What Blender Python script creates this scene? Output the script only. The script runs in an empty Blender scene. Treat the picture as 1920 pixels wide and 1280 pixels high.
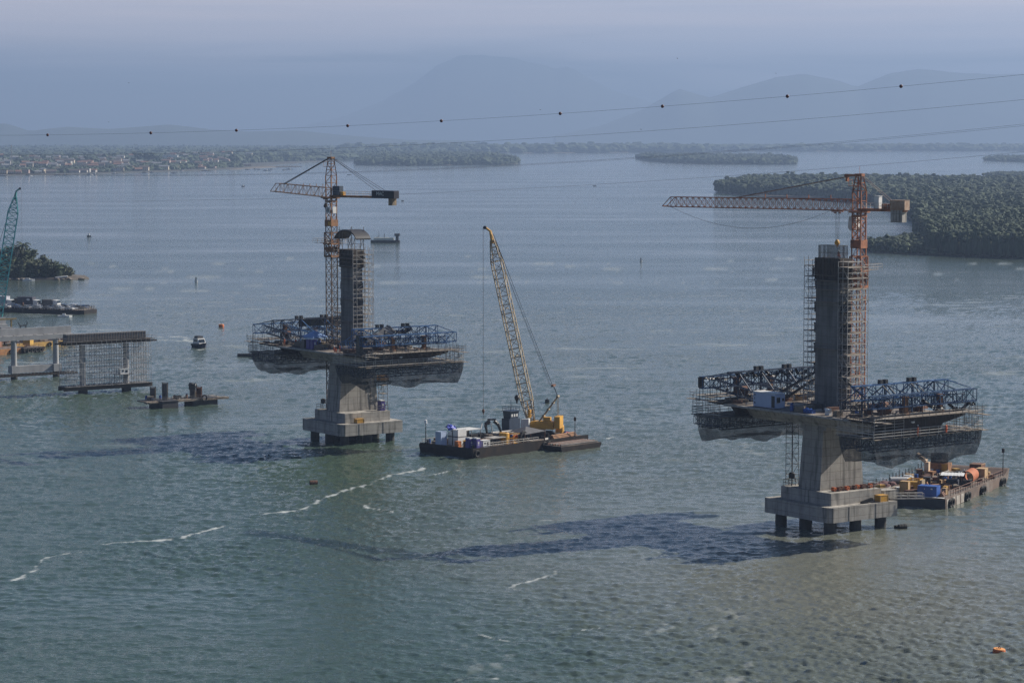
# Bridge pylons under construction in a hazy bay, seen from a high viewpoint with a long lens.
import bpy, bmesh, math, random
import numpy as np
from mathutils import Vector, Matrix
rnd = random.Random(7)
S = bpy.context.scene
COL = S.collection
R = math.radians

# ------------------------------------------------------------------ camera
cam = bpy.data.cameras.new('camera')
cam.lens = 90.0; cam.sensor_width = 36.0; cam.clip_start = 1.0; cam.clip_end = 150000.0
camo = bpy.data.objects.new('camera', cam); COL.objects.link(camo)
PITCH = math.atan(385.4/4800)
camo.location = (0, 0, 70); camo.rotation_euler = (math.pi/2 - PITCH, 0, 0)
S.camera = camo

# ------------------------------------------------------------------ light
SUN_EL = 34.0
SUN_V = Vector((0.90, 0.43, 0)).normalized()          # horizontal direction towards the sun
sunl = bpy.data.lights.new('sun', 'SUN'); sunl.energy = 5.0; sunl.angle = R(0.5); sunl.color = (1.0, 0.93, 0.82)
suno = bpy.data.objects.new('sun', sunl); COL.objects.link(suno)
sv = Vector((SUN_V.x*math.cos(R(SUN_EL)), SUN_V.y*math.cos(R(SUN_EL)), math.sin(R(SUN_EL))))
suno.rotation_euler = sv.to_track_quat('Z', 'Y').to_euler()
suno.location = (0, 0, 300)
W = bpy.data.worlds.new('World'); S.world = W; W.use_nodes = True
nt = W.node_tree; nt.nodes.clear()
def wn(t, **k):
    n = nt.nodes.new(t)
    for a, b in k.items(): setattr(n, a, b)
    return n
sky = wn('ShaderNodeTexSky', sky_type='NISHITA', sun_disc=False)
sky.sun_elevation = R(SUN_EL); sky.sun_rotation = math.atan2(SUN_V.x, SUN_V.y)
sky.altitude = 50; sky.air_density = 1.6; sky.dust_density = 0.6; sky.ozone_density = 2.5
tc = wn('ShaderNodeTexCoord'); sep = wn('ShaderNodeSeparateXYZ'); nt.links.new(tc.outputs['Generated'], sep.inputs[0])
mp = wn('ShaderNodeMapping'); mp.inputs['Scale'].default_value = (5, 5, 90); nt.links.new(tc.outputs['Generated'], mp.inputs[0])
nz = wn('ShaderNodeTexNoise'); nz.inputs['Scale'].default_value = 1.0; nz.inputs['Detail'].default_value = 5; nz.inputs['Roughness'].default_value = 0.5
nz.inputs['Distortion'].default_value = 0.6
nt.links.new(mp.outputs[0], nz.inputs['Vector'])
# cloud cover: a thin bank that begins two degrees above the horizon
mr = wn('ShaderNodeMapRange'); mr.interpolation_type = 'SMOOTHSTEP'
mr.inputs['From Min'].default_value = 0.018; mr.inputs['From Max'].default_value = 0.040
ad = wn('ShaderNodeMath', operation='MULTIPLY_ADD'); ad.inputs[1].default_value = 0.052; 
nt.links.new(nz.outputs['Fac'], ad.inputs[0])
su = wn('ShaderNodeMath', operation='SUBTRACT'); su.inputs[1].default_value = 0.026
nt.links.new(sep.outputs['Z'], su.inputs[0]); nt.links.new(su.outputs[0], ad.inputs[2])
nt.links.new(ad.outputs[0], mr.inputs['Value'])
mr2 = wn('ShaderNodeMapRange'); mr2.inputs['From Min'].default_value = 0.055; mr2.inputs['From Max'].default_value = 0.14
mr2.inputs['To Min'].default_value = 1.0; mr2.inputs['To Max'].default_value = 0.0
nt.links.new(sep.outputs['Z'], mr2.inputs['Value'])
mu = wn('ShaderNodeMath', operation='MULTIPLY'); nt.links.new(mr.outputs[0], mu.inputs[0]); nt.links.new(mr2.outputs[0], mu.inputs[1])
mx = wn('ShaderNodeMix', data_type='RGBA')
tint = wn('ShaderNodeMix', data_type='RGBA', blend_type='MULTIPLY'); tint.inputs['Factor'].default_value = 1
nt.links.new(sky.outputs[0], tint.inputs['A']); tint.inputs['B'].default_value = (0.42, 0.60, 0.94, 1)
nt.links.new(mu.outputs[0], mx.inputs['Factor']); nt.links.new(tint.outputs['Result'], mx.inputs['A'])
mp2 = wn('ShaderNodeMapping'); mp2.inputs['Scale'].default_value = (2.5, 2.5, 62); nt.links.new(tc.outputs['Generated'], mp2.inputs[0])
nz2 = wn('ShaderNodeTexNoise'); nz2.inputs['Scale'].default_value = 1.6; nz2.inputs['Detail'].default_value = 4; nt.links.new(mp2.outputs[0], nz2.inputs['Vector'])
cr = wn('ShaderNodeValToRGB'); cr.color_ramp.elements[0].position = .38; cr.color_ramp.elements[1].position = .64
cr.color_ramp.elements[0].color = (.74, .70, .75, 1); cr.color_ramp.elements[1].color = (1, .86, .84, 1); nt.links.new(nz2.outputs['Fac'], cr.inputs['Fac'])
cs = wn('ShaderNodeVectorMath', operation='SCALE'); cs.inputs['Scale'].default_value = 20.5; nt.links.new(cr.outputs['Color'], cs.inputs[0]); nt.links.new(cs.outputs[0], mx.inputs['B'])
bg = wn('ShaderNodeBackground'); bg.inputs['Strength'].default_value = 0.038
nt.links.new(mx.outputs['Result'], bg.inputs[0])
wo = wn('ShaderNodeOutputWorld'); nt.links.new(bg.outputs[0], wo.inputs[0])
S.view_settings.view_transform = 'Standard'; S.view_settings.look = 'None'
S.view_settings.exposure = 0.66; S.view_settings.gamma = 1.0
S.cycles.max_bounces = 6; S.cycles.diffuse_bounces = 2; S.cycles.glossy_bounces = 3
S.cycles.transparent_max_bounces = 24; S.cycles.volume_bounces = 0
S.cycles.use_denoising = True; S.cycles.denoiser = 'OPENIMAGEDENOISE'; S.cycles.denoising_input_passes = 'RGB_ALBEDO_NORMAL'; S.cycles.denoising_prefilter = 'NONE'; S.cycles.denoising_quality = 'HIGH'
S.cycles.sample_clamp_indirect = 4

# ------------------------------------------------------------------ helpers
def node_mat(name, build):
    m = bpy.data.materials.new(name); m.use_nodes = True
    t = m.node_tree; b = t.nodes['Principled BSDF']
    build(t, b, t.links.new); return m
def N(t, typ, **k):
    n = t.nodes.new(typ)
    for a, v in k.items():
        if hasattr(n, a) and a not in ('Scale',): setattr(n, a, v)
    return n
def mat(name, c1, c2=None, scale=1.0, rough=0.7, metal=0.0, stain=None, stain_amt=0.4, bump=0.0, vstreak=False, spec=0.5, panels=None):
    """Procedural paint / concrete / rust: two tones of noise, optional dark stain streaks, bump."""
    c2 = c2 or tuple(x*0.75 for x in c1)
    def f(t, b, L):
        g = N(t, 'ShaderNodeTexCoord'); 
        n = N(t, 'ShaderNodeTexNoise'); n.inputs['Scale'].default_value = scale; n.inputs['Detail'].default_value = 6
        n.inputs['Roughness'].default_value = 0.65
        L(g.outputs['Object'], n.inputs['Vector'])
        r = N(t, 'ShaderNodeValToRGB'); r.color_ramp.elements[0].position = 0.35; r.color_ramp.elements[1].position = 0.65
        r.color_ramp.elements[0].color = (*c2, 1); r.color_ramp.elements[1].color = (*c1, 1)
        L(n.outputs['Fac'], r.inputs['Fac']); out = r.outputs['Color']
        if stain:
            mpp = N(t, 'ShaderNodeMapping'); mpp.inputs['Scale'].default_value = (1.3, 1.3, 0.12) if vstreak else (.5, .5, .5)
            L(g.outputs['Object'], mpp.inputs[0])
            n2 = N(t, 'ShaderNodeTexNoise'); n2.inputs['Scale'].default_value = scale*1.6; n2.inputs['Detail'].default_value = 5
            L(mpp.outputs[0], n2.inputs['Vector'])
            r2 = N(t, 'ShaderNodeMapRange'); r2.inputs['From Min'].default_value = 0.5; r2.inputs['From Max'].default_value = 0.68
            r2.inputs['To Max'].default_value = stain_amt; L(n2.outputs['Fac'], r2.inputs['Value'])
            mm = N(t, 'ShaderNodeMix'); mm.data_type = 'RGBA'; mm.inputs['B'].default_value = (*stain, 1)
            L(r2.outputs[0], mm.inputs['Factor']); L(out, mm.inputs['A']); out = mm.outputs['Result']
        if panels:
            sx = N(t, 'ShaderNodeSeparateXYZ'); L(g.outputs['Object'], sx.inputs[0]); am = N(t, 'ShaderNodeMath'); am.operation = 'ADD'; L(sx.outputs['X'], am.inputs[0]); L(sx.outputs['Y'], am.inputs[1])
            cb = N(t, 'ShaderNodeCombineXYZ'); L(am.outputs[0], cb.inputs['X']); L(sx.outputs['Z'], cb.inputs['Y'])
            br = N(t, 'ShaderNodeTexBrick'); br.inputs['Scale'].default_value = 1; br.inputs['Brick Width'].default_value = panels[0]; br.inputs['Row Height'].default_value = panels[1]; br.inputs['Mortar Size'].default_value = .055
            br.inputs['Color1'].default_value = (1, 1, 1, 1); br.inputs['Color2'].default_value = (.86, .87, .88, 1); br.inputs['Mortar'].default_value = (.62, .6, .58, 1); br.offset = 0.0
            L(cb.outputs[0], br.inputs['Vector']); mm = N(t, 'ShaderNodeMix'); mm.data_type = 'RGBA'; mm.blend_type = 'MULTIPLY'; mm.inputs['Factor'].default_value = .9
            L(out, mm.inputs['A']); L(br.outputs['Color'], mm.inputs['B']); out = mm.outputs['Result']
        L(out, b.inputs['Base Color'])
        b.inputs['Roughness'].default_value = rough; b.inputs['Metallic'].default_value = metal
        b.inputs['Specular IOR Level'].default_value = spec
        if bump:
            bp = N(t, 'ShaderNodeBump'); bp.inputs['Strength'].default_value = bump; bp.inputs['Distance'].default_value = 0.1
            L(n.outputs['Fac'], bp.inputs['Height']); L(bp.outputs[0], b.inputs['Normal'])
    return node_mat(name, f)

CONC = mat('concrete', (.42,.395,.36), (.29,.275,.255), .55, .85, stain=(.085,.08,.072), stain_amt=.75, bump=.25, vstreak=True, panels=(2.44, 1.45))
CONCM = mat('dark_cast_concrete', (.21,.205,.20), (.14,.137,.135), .45, .85, stain=(.06,.058,.055), stain_amt=.7, bump=.2, vstreak=True, panels=(1.22, 1.8))
CONCD = mat('wet_concrete', (.055,.055,.052), (.03,.03,.03), .6, .8, stain=(.03,.03,.03), stain_amt=.6)
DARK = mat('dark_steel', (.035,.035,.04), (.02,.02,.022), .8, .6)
BLACK = mat('black_tarp', (.012,.012,.014), (.02,.02,.022), .8, .38)
NETM = None
GREY = mat('galvanised_tube', (.50,.48,.45), (.3,.285,.265), .8, .6, .1)
GREYD = mat('dull_tube', (.16,.15,.14), (.09,.085,.08), .8, .6, .3)
PLANK = mat('timber_planks', (.30,.25,.20), (.16,.13,.10), 1.2, .85, stain=(.05,.045,.04), stain_amt=.6)
FORM = mat('formwork_plywood', (.075,.055,.04), (.04,.032,.027), .9, .8)
BLUE = mat('blue_paint_steel', (.05,.14,.31), (.032,.085,.19), .7, .5)
BLUED = mat('dark_blue_paint_steel', (.02,.04,.085), (.012,.022,.045), .7, .55)
ORANGE = mat('orange_crane_paint', (.42,.155,.06), (.24,.085,.04), .9, .6, stain=(.08,.04,.025), stain_amt=.6)
RUSTO = mat('rusty_orange_steel', (.33,.155,.06), (.18,.09,.045), 1.0, .75, stain=(.05,.025,.02), stain_amt=.7)
RUST = mat('rust', (.17,.075,.045), (.09,.045,.03), 1.1, .85)
YEL = mat('yellow_paint', (.62,.33,.03), (.45,.23,.03), .6, .5, stain=(.15,.07,.02), stain_amt=.3)
YELD = mat('weathered_yellow_lattice', (.34,.27,.17), (.2,.155,.10), .8, .6)
WHITE = mat('white_paint', (.72,.72,.70), (.58,.58,.56), .6, .5, stain=(.3,.27,.24), stain_amt=.25)
BLUEC = mat('light_blue_white_paint', (.42,.50,.66), (.36,.44,.6), .6, .5)
TEAL = mat('teal_paint_steel', (.09,.42,.42), (.05,.27,.28), .8, .5)
PURP = mat('purple_plastic', (.085,.06,.26), (.06,.045,.2), .8, .45)
CBLUE = mat('container_blue', (.03,.10,.36), (.025,.075,.27), .7, .45)
HULL = mat('black_hull', (.018,.017,.018), (.034,.028,.025), .5, .65, stain=(.08,.05,.035), stain_amt=.3, spec=.15)
BLUEM = mat('mid_blue_paint_steel', (.035,.085,.18), (.02,.05,.11), .7, .5)
HULLR = mat('rusty_hull', (.15,.10,.075), (.085,.06,.05), .4, .8, stain=(.30,.28,.25), stain_amt=.4)
DECKM = mat('cluttered_steel_deck', (.17,.135,.11), (.08,.062,.055), .7, .85, stain=(.30,.26,.21), stain_amt=.6)
RUBBER = mat('rubber', (.02,.02,.02), (.012,.012,.012), 1, .8)
GLASS = mat('dark_glass', (.02,.03,.04), (.015,.02,.025), 1, .12)
CABLE = mat('steel_cable', (.05,.05,.055), (.035,.035,.04), 1, .6)
HIVIS = mat('orange_workwear', (.62,.13,.04), (.5,.1,.03), 3, .8)
SKIN = mat('skin', (.32,.18,.12), (.26,.14,.1), 3, .6)
NAVY = mat('navy_workwear', (.03,.035,.06), (.02,.025,.045), 3, .8)
WOOD = mat('raw_timber', (.42,.29,.16), (.3,.2,.11), 1.4, .8)
REDO = mat('red_orange_float', (.62,.15,.03), (.45,.10,.025), 1, .55)
LAMPW = mat('white_lamp_glass', (.85,.85,.85), (.8,.8,.8), 1, .3)

def trans_mat(name, col, opac, rough=.8):
    """Shade netting: a weave of threads with open holes between them."""
    m = bpy.data.materials.new(name); m.use_nodes = True; t = m.node_tree; L = t.links.new
    b = t.nodes['Principled BSDF']; b.inputs['Base Color'].default_value = (*col, 1); b.inputs['Roughness'].default_value = rough
    g = N(t, 'ShaderNodeTexCoord'); n = N(t, 'ShaderNodeTexNoise'); n.inputs['Scale'].default_value = 0.5; n.inputs['Detail'].default_value = 4
    L(g.outputs['Object'], n.inputs['Vector'])
    r = N(t, 'ShaderNodeMapRange'); r.inputs['From Min'].default_value = .35; r.inputs['From Max'].default_value = .65
    r.inputs['To Min'].default_value = opac-.14; r.inputs['To Max'].default_value = min(1, opac+.12)
    L(n.outputs['Fac'], r.inputs['Value'])
    tr = N(t, 'ShaderNodeBsdfTransparent'); mxs = N(t, 'ShaderNodeMixShader')
    L(r.outputs[0], mxs.inputs[0]); L(tr.outputs[0], mxs.inputs[1]); L(b.outputs[0], mxs.inputs[2])
    L(mxs.outputs[0], t.nodes['Material Output'].inputs['Surface']); return m
NET = trans_mat('grey_safety_net', (.06,.065,.075), .58)
NETD = trans_mat('dark_safety_net', (.03,.032,.038), .86)

class MB:
    """Collects boxes, bars, tubes and free polygons into one mesh."""
    def __init__(s): s.v = []; s.f = []
    def add(s, vs, fs):
        o = len(s.v); s.v.extend(tuple(p) for p in vs); s.f.extend(tuple(i+o for i in q) for q in fs); return s
    def box(s, c, d, rz=0, taper=1.0, taper_y=None):
        hx, hy, hz = d[0]/2, d[1]/2, d[2]/2; ty = taper if taper_y is None else taper_y
        co, si = math.cos(rz), math.sin(rz); vs = []
        for z in (-1, 1):
            k = taper if z > 0 else 1; ky = ty if z > 0 else 1
            for x, y in ((-1,-1),(1,-1),(1,1),(-1,1)):
                a, b = x*hx*k, y*hy*ky
                vs.append((c[0]+a*co-b*si, c[1]+a*si+b*co, c[2]+z*hz))
        return s.add(vs, [(3,2,1,0),(4,5,6,7),(0,1,5,4),(1,2,6,5),(2,3,7,6),(3,0,4,7)])
    def tube(s, a, b, r, n=4, r2=None, cap=True):
        a, b = Vector(a), Vector(b); d = b-a
        if d.length < 1e-6: return s
        q = d.to_track_quat('Z', 'Y'); r2 = r if r2 is None else r2; vs = []
        for p, rr in ((a, r), (b, r2)):
            for i in range(n):
                t = 2*math.pi*(i+.5)/n
                vs.append(p + q @ Vector((rr*math.cos(t), rr*math.sin(t), 0)))
        fs = [(i, (i+1) % n, n+(i+1) % n, n+i) for i in range(n)]
        if cap: fs += [tuple(range(n-1, -1, -1)), tuple(range(n, 2*n))]
        return s.add(vs, fs)
    def path(s, pts, r, n=4):
        for a, b in zip(pts, pts[1:]): s.tube(a, b, r, n)
        return s
    def prism(s, poly, z0, z1):
        n = len(poly); vs = [(x, y, z0) for x, y in poly] + [(x, y, z1) for x, y in poly]
        return s.add(vs, [tuple(range(n-1, -1, -1)), tuple(range(n, 2*n))] + [(i, (i+1) % n, n+(i+1) % n, n+i) for i in range(n)])
    def extr(s, poly, axis, a0, a1):
        """poly in (p, z), extruded along x (axis 0) or y (axis 1)"""
        n = len(poly); mk = (lambda p, z, a: (a, p, z)) if axis == 0 else (lambda p, z, a: (p, a, z))
        vs = [mk(p, z, a0) for p, z in poly] + [mk(p, z, a1) for p, z in poly]
        return s.add(vs, [tuple(range(n-1, -1, -1)), tuple(range(n, 2*n))] + [(i, (i+1) % n, n+(i+1) % n, n+i) for i in range(n)])
    def lathe(s, c, prof, n=12):
        vs = []; m = len(prof)
        for r, z in prof:
            for i in range(n):
                t = 2*math.pi*i/n; vs.append((c[0]+r*math.cos(t), c[1]+r*math.sin(t), c[2]+z))
        fs = [(j*n+i, j*n+(i+1) % n, (j+1)*n+(i+1) % n, (j+1)*n+i) for j in range(m-1) for i in range(n)]
        fs += [tuple(range(n-1, -1, -1)), tuple(range((m-1)*n, m*n))]
        return s.add(vs, fs)
    def blob(s, c, r, n=6, m=4, jit=0.0, sq=(1,1,1), rn=None):
        rn = rn or rnd; vs = [(c[0], c[1], c[2]-r*sq[2])]
        for j in range(1, m):
            ph = math.pi*j/m - math.pi/2
            for i in range(n):
                t = 2*math.pi*(i+.5*(j % 2))/n; k = 1+jit*(rn.random()*2-1)
                vs.append((c[0]+r*k*sq[0]*math.cos(ph)*math.cos(t), c[1]+r*k*sq[1]*math.cos(ph)*math.sin(t), c[2]+r*k*sq[2]*math.sin(ph)))
        vs.append((c[0], c[1], c[2]+r*sq[2])); e = len(vs)-1
        fs = [(0, 1+(i+1) % n, 1+i) for i in range(n)]
        for j in range(m-2):
            o = 1+j*n; fs += [(o+i, o+(i+1) % n, o+n+(i+1) % n, o+n+i) for i in range(n)]
        o = 1+(m-2)*n; fs += [(o+i, o+(i+1) % n, e) for i in range(n)]
        return s.add(vs, fs)
    def torus(s, c, R1, r, axis=2, n=12, m=5):
        vs = []
        for i in range(n):
            t = 2*math.pi*i/n
            for j in range(m):
                p = 2*math.pi*j/m; a = (R1+r*math.cos(p)); q = [a*math.cos(t), a*math.sin(t), r*math.sin(p)]
                if axis == 0: q = [q[2], q[0], q[1]]
                elif axis == 1: q = [q[0], q[2], q[1]]
                vs.append((c[0]+q[0], c[1]+q[1], c[2]+q[2]))
        return s.add(vs, [(i*m+j, ((i+1) % n)*m+j, ((i+1) % n)*m+(j+1) % m, i*m+(j+1) % m) for i in range(n) for j in range(m)])
    def build(s, name, m, parent=None, loc=None, smooth=False):
        me = bpy.data.meshes.new(name); me.from_pydata(s.v, [], s.f); me.update()
        if isinstance(m, (list, tuple)):
            for k in m: me.materials.append(k)
        elif m: me.materials.append(m)
        if smooth: me.polygons.foreach_set('use_smooth', [True]*len(me.polygons))
        o = bpy.data.objects.new(name, me); COL.objects.link(o)
        if parent: o.parent = parent
        if loc: o.location = loc
        return o
def tag(o, label=None, cat=None, group=None, kind=None):
    if label: o['label'] = label
    if cat: o['category'] = cat
    if group: o['group'] = group
    if kind: o['kind'] = kind
    return o
def empty(name, loc, rz=0, label=None, cat=None, group=None):
    o = bpy.data.objects.new(name, None); COL.objects.link(o); o.location = loc; o.rotation_euler = (0, 0, rz)
    o.empty_display_size = 1; tag(o, label, cat, group); return o
def copy_tree(o, loc=None, rz=None, label=None, parent=None, group=None):
    c = o.copy(); COL.objects.link(c); c.parent = parent
    if loc is not None: c.location = loc
    if rz is not None: c.rotation_euler = (0, 0, rz)
    if label: c['label'] = label
    if group: c['group'] = group
    for ch in list(o.children): copy_tree(ch, parent=c)
    return c
def lattice(mb, a, b, w, h, bay, rc, rb, up=(0,0,1), w2=None, h2=None, x=False):
    """Four-chord lattice boom from a to b, width w, height h (bottom chords pass through a, b if up given)."""
    a, b = Vector(a), Vector(b); d = b-a; n = max(1, round(d.length/bay)); dn = d.normalized()
    side = dn.cross(Vector(up)).normalized(); upv = side.cross(dn).normalized()
    w2 = w if w2 is None else w2; h2 = h if h2 is None else h2; rings = []
    for i in range(n+1):
        t = i/n; c = a+d*t; ww = (w+(w2-w)*t)/2; hh = (h+(h2-h)*t)/2
        rings.append([c+side*(sx*ww)+upv*(sz*hh) for sx, sz in ((-1,-1),(1,-1),(1,1),(-1,1))])
    for k in range(4): mb.tube(rings[0][k], rings[-1][k], rc)
    for i in range(n+1):
        for k in range(4): mb.tube(rings[i][k], rings[i][(k+1) % 4], rb, 3, cap=False)
    for i in range(n):
        for k in range(4):
            if x or (i+k) % 2: mb.tube(rings[i][k], rings[i+1][(k+1) % 4], rb, 3, cap=False)
            if x or not (i+k) % 2: mb.tube(rings[i][(k+1) % 4], rings[i+1][k], rb, 3, cap=False)
    return rings
HC, FOC = 70.0, 4800.0
def at(px, py, z=0.0):
    """Ground position surveyed from the photograph: where the sight line of a pixel meets height z."""
    cx, cy = (px-960)/FOC, -(py-640)/FOC
    r = (cx, math.cos(PITCH)+cy*math.sin(PITCH), -math.sin(PITCH)+cy*math.cos(PITCH))
    t = (z-HC)/r[2]; return Vector((r[0]*t, r[1]*t, z))
# ------------------------------------------------------------------ water
def ocean_tile(Nn, Lm, wind, lpeak, amp, seed, spread=2.0):
    r = np.random.RandomState(seed)
    k1 = np.fft.fftfreq(Nn, d=Lm/Nn)*2*np.pi; kx, ky = np.meshgrid(k1, k1, indexing='ij')
    k = np.hypot(kx, ky); k[0, 0] = 1; kp = 2*np.pi/lpeak
    c = (kx*wind[0]+ky*wind[1])/k
    P = np.exp(-1.25*(kp/k)**2)/k**4*np.abs(c)**spread*np.exp(-(k*0.13)**2)
    P[0, 0] = 0
    h = np.fft.ifft2(np.sqrt(P)*(r.randn(Nn, Nn)+1j*r.randn(Nn, Nn))).real
    return h/h.std()*amp
def sample(T, Lm, X, Y, rot):
    c, s = math.cos(rot), math.sin(rot); n = T.shape[0]
    u = ((X*c-Y*s)/Lm*n) % n; v = ((X*s+Y*c)/Lm*n) % n
    i = np.floor(u).astype(int) % n; j = np.floor(v).astype(int) % n; fu = u-np.floor(u); fv = v-np.floor(v)
    i1, j1 = (i+1) % n, (j+1) % n
    return (T[i, j]*(1-fu)*(1-fv)+T[i1, j]*fu*(1-fv)+T[i, j1]*(1-fu)*fv+T[i1, j1]*fu*fv)
T1 = ocean_tile(512, 150.0, (0.25, 0.97), 3.8, 0.088, 1, 1.6)
T2 = ocean_tile(512, 71.0, (0.6, 0.8), 1.8, 0.034, 2, 1.2)
T4 = ocean_tile(256, 233.0, (0.1, 1.0), 10.0, 0.055, 9, 3.0)
T3 = ocean_tile(256, 900.0, (0.2, 0.98), 60.0, 1.0, 5, 1.0)
def fbm(X, Y, sc, seed, octs=4):
    """value noise on numpy arrays"""
    out = np.zeros_like(X); a = 1.0; tot = 0
    for o in range(octs):
        r = np.random.RandomState(seed+o*17); G = r.rand(64, 64)
        u = X/sc+31.7*o+1000; v = Y/sc+11.3*o+1000
        i = np.floor(u).astype(int); j = np.floor(v).astype(int); fu = u-i; fv = v-j
        fu = fu*fu*(3-2*fu); fv = fv*fv*(3-2*fv); i %= 64; j %= 64; i1 = (i+1) % 64; j1 = (j+1) % 64
        out += a*(G[i, j]*(1-fu)*(1-fv)+G[i1, j]*fu*(1-fv)+G[i, j1]*(1-fu)*fv+G[i1, j1]*fu*fv); tot += a; a *= .5; sc *= .5
    return out/tot
ys = [-3000.0, -200.0, 60.0, 150.0, 190.0, 215.0]; y = 232.0
while y < 1150: ys.append(y); y += max(0.36, y*y/(HC*2560)*0.62)
while y < 15000: ys.append(y); y *= 1.02
ys += [18000., 24000., 33000., 45000., 58000.]
ss = [-20., -6., -2., -1.2, -.8, -.6, -.5, -.44] + list(np.linspace(-.40, .40, 1080)) + [.44, .5, .6, .8, 1.2, 2., 6., 20.]
ys = np.array(ys); ss = np.array(ss)
YY, SS = np.meshgrid(ys, ss, indexing='ij'); XX = SS*np.maximum(YY, 225.0)
f1 = np.clip((1500-YY)/700, 0, 1)*np.clip((.40-np.abs(SS))*18, 0, 1)*np.clip((YY-232)/30, 0, 1); f2 = np.clip((900-YY)/400, 0, 1)*f1
gust = np.clip((fbm(XX, YY*.55, 60.0, 3, 4)-.3)*2.4, 0, 1.2)
ZZ = sample(T1, 150.0, XX, YY, 0.0)*f1*(.45+.95*gust) + sample(T2, 71.0, XX, YY, 0.7)*f2*(.4+1.0*gust) + sample(T4, 233.0, XX, YY, -.25)*f1
# foam: tide lines, small wakes and scattered broken crests, as distances to surveyed polylines
def seg_dist(X, Y, pts):
    d = np.full(X.shape, 1e9)
    for a, b in zip(pts, pts[1:]):
        ax, ay, bx, by = a[0], a[1], b[0], b[1]; L2 = (bx-ax)**2+(by-ay)**2
        t = np.clip(((X-ax)*(bx-ax)+(Y-ay)*(by-ay))/L2, 0, 1)
        d = np.minimum(d, np.hypot(X-ax-t*(bx-ax), Y-ay-t*(by-ay)))
    return d
near = (YY > 235) & (YY < 1500) & (np.abs(SS) < .40)
nx, ny = XX[near], YY[near]
wob = fbm(nx, ny, 1.9, 40, 4)-.5; wob2 = fbm(nx, ny, 12.0, 50, 3)-.5
fo = np.zeros(nx.shape)
LINES = [([(6,1092),(35,1082),(80,1066),(110,1040),(150,1034)], .75), ([(172,1024),(215,1017),(290,1012),(345,1008),(405,989)], .7),
         ([(493,963),(560,956),(590,945),(610,932),(690,908),(735,890),(800,878)], .8), ([(692,944),(720,952),(745,960)], .4),
         ([(990,1092),(1030,1076),(1038,1068)], .55), ([(860,1272),(905,1268),(950,1266)], .6), ([(990,1100),(1000,1090)], .5), ([(960,1040),(1030,1032)], .45),
         ([(780,848),(790,850),(820,856),(850,860)], .9), ([(300,636),(345,640),(368,648)], 1.3), ([(290,632),(340,631),(366,643)], 1.0), ([(374,656),(392,653)], 1.6),
         ([(1120,825),(1145,820)], .4), ([(900,1190),(960,1203)], .45), ([(800,890),(870,880)], .35), ([(1010,975),(1035,978)], .5), ([(1100,1180),(1135,1172)], .3)]
for pts, w in LINES:
    g = [at(*p) for p in pts]
    d = seg_dist(nx+wob2*7, ny+wob2*9, g)
    fo = np.maximum(fo, np.clip(1-(d/(w*np.maximum(.8, ny/560.))/1.0)-(wob+.05)*3.0, 0, 1)*.62)
sc_n = fbm(nx, ny*0.45, 26.0, 70, 5); sc_m = fbm(nx, ny*.5, 2.4, 80, 4); big = fbm(nx, ny, 90., 90, 3)
zn = ZZ[near]
fo = np.maximum(fo, .22*np.clip((sc_n-.66)*9, 0, 1)*np.clip((sc_m-.60)*8, 0, 1)*(nx/ny > -.02)*(np.hypot(nx-70, ny-450) > 20))
st = fbm(nx*.28, ny, 5.0, 120, 4); fo = np.maximum(fo, .22*np.clip((st-.69)*11, 0, 1)*np.clip((ny-480)/200, 0, 1)*(big > .42))
foam = np.zeros(XX.shape); foam[near] = fo
# sediment, plus a painted paling of the mid and far water: x = teal (clear) .. 1 = olive silt
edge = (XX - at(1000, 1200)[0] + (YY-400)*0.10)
silt_and_sheen = 1/(1+np.exp(-(edge+ (fbm(XX, YY, 70., 21, 4)-.5)*60)/9.0))
silt_and_sheen = silt_and_sheen*np.clip((900-YY)/500, 0, 1)*np.clip((.5-np.abs(SS))*8, 0, 1)*np.clip((YY-150)/70, 0, 1)
dk = np.hypot((XX-58)/30, (YY-405)/50); silt_and_sheen = np.maximum(silt_and_sheen, .42*np.clip((YY-430)/350, 0, 1)*np.clip((.5-np.abs(SS))*8, 0, 1)); silt_and_sheen = np.clip(silt_and_sheen*.62+.6*np.exp(-dk**2)*(YY > 225), 0, 1)  # mid and far water painted paler with distance, standing in for reflected sky
dk2 = np.hypot((XX+38)/24, (YY-545)/42); green = np.exp(-dk2**2)+.8*np.exp(-np.hypot((XX+125)/45, (YY-665)/30)**2)
m_, n_ = XX.shape
vs = np.stack([XX, YY, ZZ], -1).reshape(-1, 3)
idx = np.arange(m_*n_).reshape(m_, n_)
q = np.stack([idx[:-1, :-1], idx[:-1, 1:], idx[1:, 1:], idx[1:, :-1]], -1).reshape(-1, 4)
me = bpy.data.meshes.new('water'); me.vertices.add(len(vs)); me.vertices.foreach_set('co', vs.ravel())
me.loops.add(q.size); me.loops.foreach_set('vertex_index', q.ravel()); me.polygons.add(len(q))
me.polygons.foreach_set('loop_start', np.arange(0, q.size, 4)); me.polygons.foreach_set('loop_total', np.full(len(q), 4))
me.polygons.foreach_set('use_smooth', np.ones(len(q), bool)); me.update(); me.validate()
for nm, ar in (('foam', foam), ('silt_and_sheen', silt_and_sheen), ('green', np.clip(green, 0, 1)*(YY > 225))):
    at_ = me.attributes.new(nm, 'FLOAT', 'POINT'); at_.data.foreach_set('value', ar.ravel().astype(np.float32))
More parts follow.
